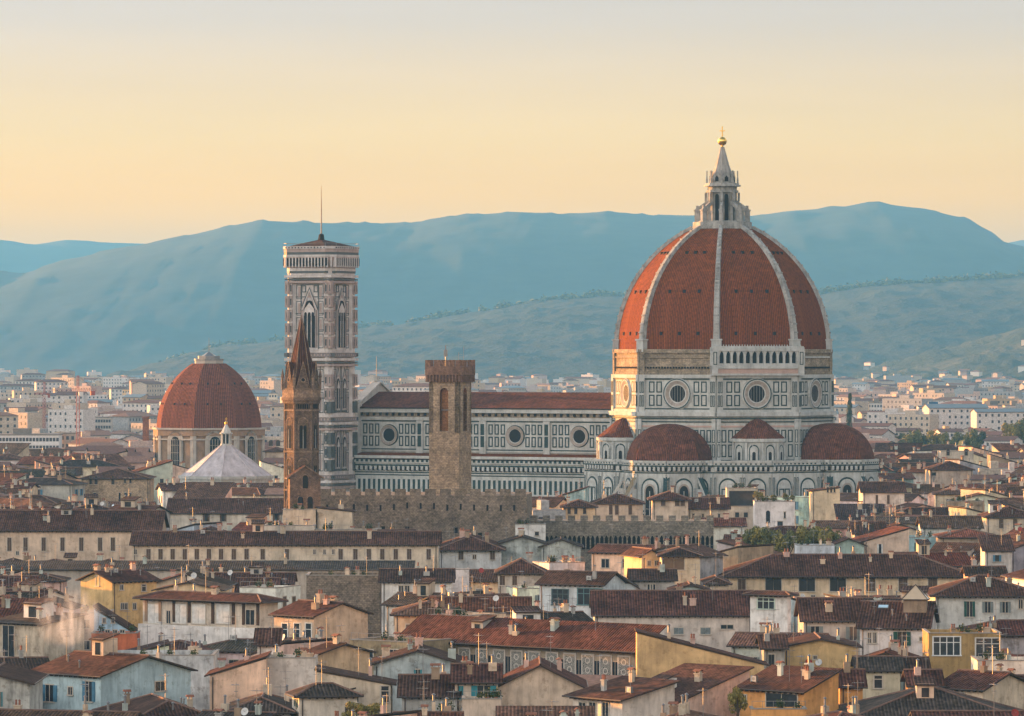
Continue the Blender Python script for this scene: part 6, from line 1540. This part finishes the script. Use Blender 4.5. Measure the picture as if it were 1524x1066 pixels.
# ---------------------------------------------------------------- tower cranes
CRR = m_plain('crane_red', (0.30, 0.085, 0.07), 0.6, 0.1); CRW = m_plain('crane_white', (0.6, 0.6, 0.58), 0.6, 0.1)
def lattice(mb, p0, p1, s, n, r, m):
    p0 = Vector(p0); p1 = Vector(p1); d = (p1-p0).normalized(); a = Vector((0, 1, 0)) if abs(d.y) < 0.9 else Vector((1, 0, 0)); b = d.cross(a).normalized(); a = b.cross(d)
    C = [a*s+b*s, a*s-b*s, -a*s-b*s, -a*s+b*s]
    for c in C: mb.tube(p0+c, p1+c, r, n=4, m=m)
    for k in range(n):
        q0 = p0.lerp(p1, k/n); q1 = p0.lerp(p1, (k+1)/n)
        for i in range(4): mb.tube(q0+C[i], q1+C[(i+1) % 4], r*0.7, n=3, m=m)
def crane(label, px, Y, ztop, jl, jr, rz):
    e = empty('tower_crane', (X(px, Y), Y, 0), rz); tag(e, label, 'crane')
    m = MB(); lattice(m, (0,0,0), (0,0,ztop), 0.55, 20, 0.075, 0); m.build('mast', [CRR, CRW], e)
    m = MB(); lattice(m, (-jl,0,ztop+0.6), (jr,0,ztop+0.6), 0.4, 24, 0.065, 0); m.build('jib', [CRR, CRW], e)
    m = MB(); lattice(m, (0,0,ztop+1), (0,0,ztop+6), 0.35, 4, 0.07, 0); m.tube((0,0,ztop+6), (-jl*0.7,0,ztop+1.2), 0.07, n=3); m.tube((0,0,ztop+6), (jr*0.8,0,ztop+1.2), 0.07, n=3); m.build('tower_top', [CRR], e)
    m = MB(); m.box(jr-2.2, jr-0.6, -0.6, 0.6, ztop-1.4, ztop+0.2); m.build('counterweight', [CRR], e)
    m = MB(); m.box(0.3, 1.9, -0.7, 0.7, ztop-1.6, ztop-0.1); m.build('cab', [CRW], e)
crane('red tower crane with its counterweight to the right, left of the plain red dome', 116, 1850, 41.5, 11, 7, 0.3)
crane('smaller red tower crane nearest the left edge', 66, 2300, 36.5, 9, 5, 1.15)

# ---------------------------------------------------------------- trees
LEAF = []
for i, (a, b_) in enumerate((((0.07, 0.08, 0.026), (0.19, 0.18, 0.06)), ((0.12, 0.11, 0.03), (0.30, 0.24, 0.06)), ((0.025, 0.036, 0.016), (0.07, 0.08, 0.03)))):
    m, t, bb_ = mat('leaves_'+'abc'[i], 0.8); ge = N(t, 'ShaderNodeNewGeometry'); r = ramp(t, [(0.0, a), (1.0, b_)]); t.links.new(ge.outputs['Random Per Island'], r.inputs[0]); t.links.new(r.outputs[0], bb_.inputs['Base Color']); LEAF.append(m)
BARK = m_plain('bark', (0.07, 0.05, 0.035), 0.95)
def crown_mesh(seed, nl, ls, flat=1.0, cyp=False):
    r = random.Random(seed); m = MB(); cl = []
    for k in range(10):
        if cyp: c = Vector((r.uniform(-.08,.08), r.uniform(-.08,.08), -0.9+0.2*k)); rad = 0.30*(1-(0.1*k))**0.6+0.03
        else:
            a = r.uniform(0, 2*pi); q = r.uniform(0.2, 0.68); c = Vector((q*cos(a), q*sin(a), r.uniform(-0.45, 0.6)*flat)); rad = r.uniform(0.26, 0.46)
        cl.append((c, rad))
    for k in range(nl):
        c, rad = r.choice(cl); v = Vector((r.gauss(0, 1), r.gauss(0, 1), r.gauss(0, 1))).normalized()*rad*r.uniform(0.65, 1.08)
        p = c+v; n = (v.normalized()+Vector((r.uniform(-.7,.7), r.uniform(-.7,.7), r.uniform(-.4,.9)))).normalized(); a = n.orthogonal().normalized(); b = n.cross(a); s = ls*r.uniform(0.6, 1.4)
        m.face([p-a*s, p-b*s*0.8, p+a*s, p+b*s*0.8])
    return m
def tree(name, label, px, Y, base, h, wr, kind, leaf, group=None, cat='tree'):
    e = empty(name, (X(px, Y), Y, 0)); tag(e, label, cat, group)
    me = cached(('crown', kind, leaf), lambda: crown_mesh(kind*7+3, 1500 if kind != 9 else 700, 0.075, 1.0, kind == 9).mesh('crown', [LEAF[leaf]]))
    o = put('crown', me, e, (0, 0, base+h*0.62), random.uniform(0, 6)); o.scale = (wr, wr, h*0.42 if kind != 9 else h*0.5)
    m = MB(); m.tube((0,0,base), (0.1,0,base+h*0.5), h*0.03+0.08, h*0.018+0.03, 7)
    for k in range(4): a = k*1.6; m.tube((0.05,0,base+h*(0.3+0.05*k)), (wr*0.5*cos(a), wr*0.5*sin(a), base+h*(0.6+0.04*k)), h*0.014+0.03, h*0.006+0.01, 5)
    m.build('trunk', BARK, e)
ro = random.Random(8)
TP = [(1120, 22, 8, 0), (1133, 20, 7, 1), (1146, 21, 7.5, 0), (1160, 20.5, 7, 1), (1172, 21, 7.5, 0), (1186, 21, 7, 1), (1200, 22, 8, 1), (1213, 21.5, 7, 0), (1226, 22, 7, 1), (1238, 20, 6, 0)]
pos = ['leftmost of the row', 'second from left of the row', 'third from left of the row', 'fourth from left of the row', 'fifth from left of the row', 'sixth from left of the row', 'seventh from left of the row', 'eighth from left of the row', 'second last of the row', 'rightmost of the row']
for i, (px, zt, s, lf) in enumerate(TP):
    hh = 8.5; top = Z(ro.uniform(782, 789), 990)
    tree('broadleaf_tree', ('yellow green' if lf == 1 else 'dark green' if lf == 2 else 'green')+' garden tree below the rooftop garden tower, '+pos[i], px, 990+ro.uniform(-3, 3), top-hh, hh, s*0.36, i % 3, lf, 'trees below the rooftop garden')
TQ = [(1336, 660, 9, 2), (1348, 652, 9, 0), (1362, 646, 10, 0), (1376, 652, 8, 2), (1392, 645, 10, 1), (1404, 650, 8, 0), (1418, 653, 8, 0), (1432, 648, 9, 0), (1446, 644, 9, 0), (1458, 646, 8, 2), (1506, 634, 9, 1), (1520, 630, 10, 0)]
pos2 = ['first', 'second', 'third', 'fourth', 'fifth', 'sixth', 'seventh', 'eighth', 'ninth', 'tenth']
for i, (px, py, s, lf) in enumerate(TQ):
    top = Z(py-6, 2200); hh = 17
    lb = f'far park tree in the clump right of the right half dome, {pos2[i]} from the left' if i < 10 else ('sunlit tree at the right edge, ' + ('left' if i == 10 else 'right') + ' one of the pair')
    tree('park_tree', lb, px, 2200+ro.uniform(-15, 15), top-hh, hh, s*0.62, (i+1) % 3, lf, 'far park trees')
# cypress and scattered far greenery
tree('cypress_tree', 'dark cypress standing before the comb like orange block', 1265, 2300, 0, 33, 6.5, 9, 2)
tree('palm_like_tree', 'small yellow green tree in the courtyard left of the orange terrace house', 1097, 583, 12.0, 5.0, 1.3, 1, 1)
for i, (px, Y, b, hh, w_) in enumerate(((1105, 1106, 22.6, 2.6, 1.4), (1131, 1107, 22.6, 2.4, 1.0), (1150, 1108, 22.6, 1.8, 1.2), (1168, 1107, 22.6, 2.2, 1.0), (1179, 1108, 22.6, 1.8, 0.8))):
    if i == 0: px = 1127
    tree('potted_shrub', ['golden shrub on the left corner of the rooftop garden', 'low shrub beside the golden one on the rooftop garden', 'middle shrub of the rooftop garden', 'fourth shrub from the left on the rooftop garden', 'last shrub on the right of the rooftop garden'][i], px, Y, b, hh, w_, i % 3, 1 if i == 0 else 0, None, 'shrub')
for i, (px, py, Y, w_) in enumerate(((530, 1056, 560, 1.6), (552, 1058, 560, 1.5))):
    tree('spiky_palm', ['yellow green palm behind the bottom edge, left one', 'yellow green palm behind the bottom edge, right one'][i], px, Y, Z(py, Y)-2.4, 3.4, w_, 2, 1)
# woods and hedges on the hills and between far houses
gr = MB(); rr = random.Random(3)
base = crown_mesh(5, 60, 0.28)
def blob(x, y, z, s, sz):
    n = len(gr.v); a = rr.uniform(0, 6.28); c, s_ = cos(a), sin(a)
    for v in base.v: gr.v.append(Vector((x+(v.x*c-v.y*s_)*s, y+(v.x*s_+v.y*c)*s, z+v.z*sz)))
    for f in base.f: gr.f.append(tuple(i+n for i in f)); gr.m.append(0)
for k in range(170):
    Y = rr.uniform(1900, 6400); px = rr.uniform(-60, 1580)
    if 500 < px < 1240 and Y < 5000: continue
    blob(X(px, Y), Y, 9, rr.uniform(5, 9), rr.uniform(6, 9))
for k in range(260):
    px = rr.uniform(120, 1560); Y = 9300; z = Z(poly_at(MID, px), Y)
    blob(X(px, Y), Y, z-2, rr.uniform(7, 16), rr.uniform(6, 12))
tag(gr.build('distant_woods', LEAF[0]), kind='stuff')
# villas on the near slope
VL = [(1286, 544, 'tall pale villa on the crest of the olive slope'), (1322, 566, 'small white villa low on the olive slope, left'), (1392, 573, 'sun struck orange farmhouse low on the olive slope'), (1398, 561, 'narrow villa above the orange farmhouse'),
      (1444, 558, 'white farmhouse half way up the olive slope'), (1458, 577, 'white villa at the foot of the olive slope'), (1515, 551, 'small villa near the right edge on the olive slope'), (1520, 511, 'orange villa highest on the olive slope at the right edge'), (1500, 586, 'cream villa at the foot of the slope near the right edge')]
for px, py, lb in VL:
    p = hill_hit(px, py+4)
    if p is None: continue
    e = empty('hill_villa', (p.x, p.y, p.z-2), rr.choice((-0.6, -0.9, -0.4))); tag(e, lb, 'villa', 'villas on the hill')
    w, d, h = rr.uniform(10, 15), 9, rr.uniform(9, 12)
    m = MB(); m.box(0, w, 0, d, 0, h); m.build('wall', [ANY], e, (0.70, 0.55, 0.38) if 'orange' in lb else (0.66, 0.60, 0.52))
    S, Rg = overhang_roof(w, d, h, 'hip', 0.3, 0.6); m = MB()
    for s_ in S: m.slab(s_, 0.2, 0, 0)
    m.build('roof', [FM[6]], e)
# ---------------------------------------------------------------- unique labels for the filled-in houses
from collections import defaultdict
ORD = ['leftmost', 'second from left', 'third from left', 'fourth from left', 'fifth from left', 'sixth from left']
used = defaultdict(list)
for a in AUTO: used[a[1]+', '+where(a[3], a[4])].append(a)
for lb, L_ in used.items():
    if len(L_) == 1: L_[0][0]['label'] = lb; continue
    sub = defaultdict(list)
    for a in L_: sub[a[2]].append(a)
    for q, M_ in sub.items():
        M_.sort(key=lambda a: a[3])
        for i, a in enumerate(M_):
            l = a[1].replace(', ', ', '+q+', ')+', '+where(a[3], a[4])
            a[0]['label'] = l if len(M_) == 1 else l+', '+ORD[min(i, 5)]
# ---------------------------------------------------------------- smoke drifting over the roofs at the left
SMM = bpy.data.materials.new('smoke_vapour'); SMM.use_nodes = True; st_ = SMM.node_tree; st_.nodes.clear()
tcs = N(st_, 'ShaderNodeTexCoord'); ns = N(st_, 'ShaderNodeTexNoise'); ns.inputs['Scale'].default_value = 0.42; ns.inputs['Detail'].default_value = 2; ns.inputs['Distortion'].default_value = 0.6
mps = N(st_, 'ShaderNodeMapping'); mps.inputs['Rotation'].default_value = (0, 0.5, 0); mps.inputs['Scale'].default_value = (1.6, 1.0, 0.55); st_.links.new(tcs.outputs['Object'], mps.inputs['Vector']); st_.links.new(mps.outputs[0], ns.inputs['Vector'])
rs = N(st_, 'ShaderNodeMapRange'); rs.inputs['From Min'].default_value = 0.44; rs.inputs['From Max'].default_value = 0.72; rs.inputs['To Max'].default_value = 1.0; st_.links.new(ns.outputs['Fac'], rs.inputs['Value'])
gs = N(st_, 'ShaderNodeTexGradient', gradient_type='SPHERICAL'); mg_ = N(st_, 'ShaderNodeMapping'); mg_.inputs['Scale'].default_value = (1/5.0, 1/3.0, 1/4.5); st_.links.new(tcs.outputs['Object'], mg_.inputs['Vector']); st_.links.new(mg_.outputs[0], gs.inputs[0])
mm_ = N(st_, 'ShaderNodeMath', operation='MULTIPLY'); st_.links.new(rs.outputs[0], mm_.inputs[0]); st_.links.new(gs.outputs['Fac'], mm_.inputs[1])
m3 = N(st_, 'ShaderNodeMath', operation='MULTIPLY'); m3.inputs[1].default_value = 0.75; st_.links.new(mm_.outputs[0], m3.inputs[0])
vs2 = N(st_, 'ShaderNodeVolumePrincipled'); vs2.inputs['Color'].default_value = (0.93, 0.96, 1.0, 1); st_.links.new(m3.outputs[0], vs2.inputs['Density'])
os_ = N(st_, 'ShaderNodeOutputMaterial'); st_.links.new(vs2.outputs[0], os_.inputs['Volume'])
Ysm = 655.0
for (px, py, sx_, sz_) in ((104, 922, 1.0, 1.0),):
    m = MB(); n = 10
    m.lathe([(1.0*sin(pi*k/n)+1e-5, -cos(pi*k/n)) for k in range(n+1)], 16)
    for v in m.v: v.x *= 5.1; v.y *= 3.1; v.z *= 4.6
    o = m.build('smoke', SMM); o.location = (X(px, Ysm), Ysm, Z(py, Ysm)); tag(o, kind='stuff')
scene.cycles.volume_step_rate = 2.0
_all = set(o['label'] for o in scene.objects if 'label' in o.keys() and 'category' in o.keys())
for o in list(scene.objects):       # keep labels short
    if 'label' in o.keys() and 'category' in o.keys() and len(o['label'].split()) > 16:
        for q in (', closed shutters', ', open shutters', ', dark windows', ', paned windows', ', near blank wall'):
            n_ = o['label'].replace(q, '')
            if n_ not in _all and len(n_.split()) <= 16: _all.add(n_); o['label'] = n_; break
for o in list(scene.objects):
    if 'label' in o.keys() and 'category' in o.keys() and len(o['label'].split()) > 16: print('LONG', len(o['label'].split()), o['label'])
_l = [o['label'] for o in scene.objects if 'label' in o.keys() and 'category' in o.keys()]
for l in sorted(set(_l)):
    if _l.count(l) > 1: print('DUP', _l.count(l), l)
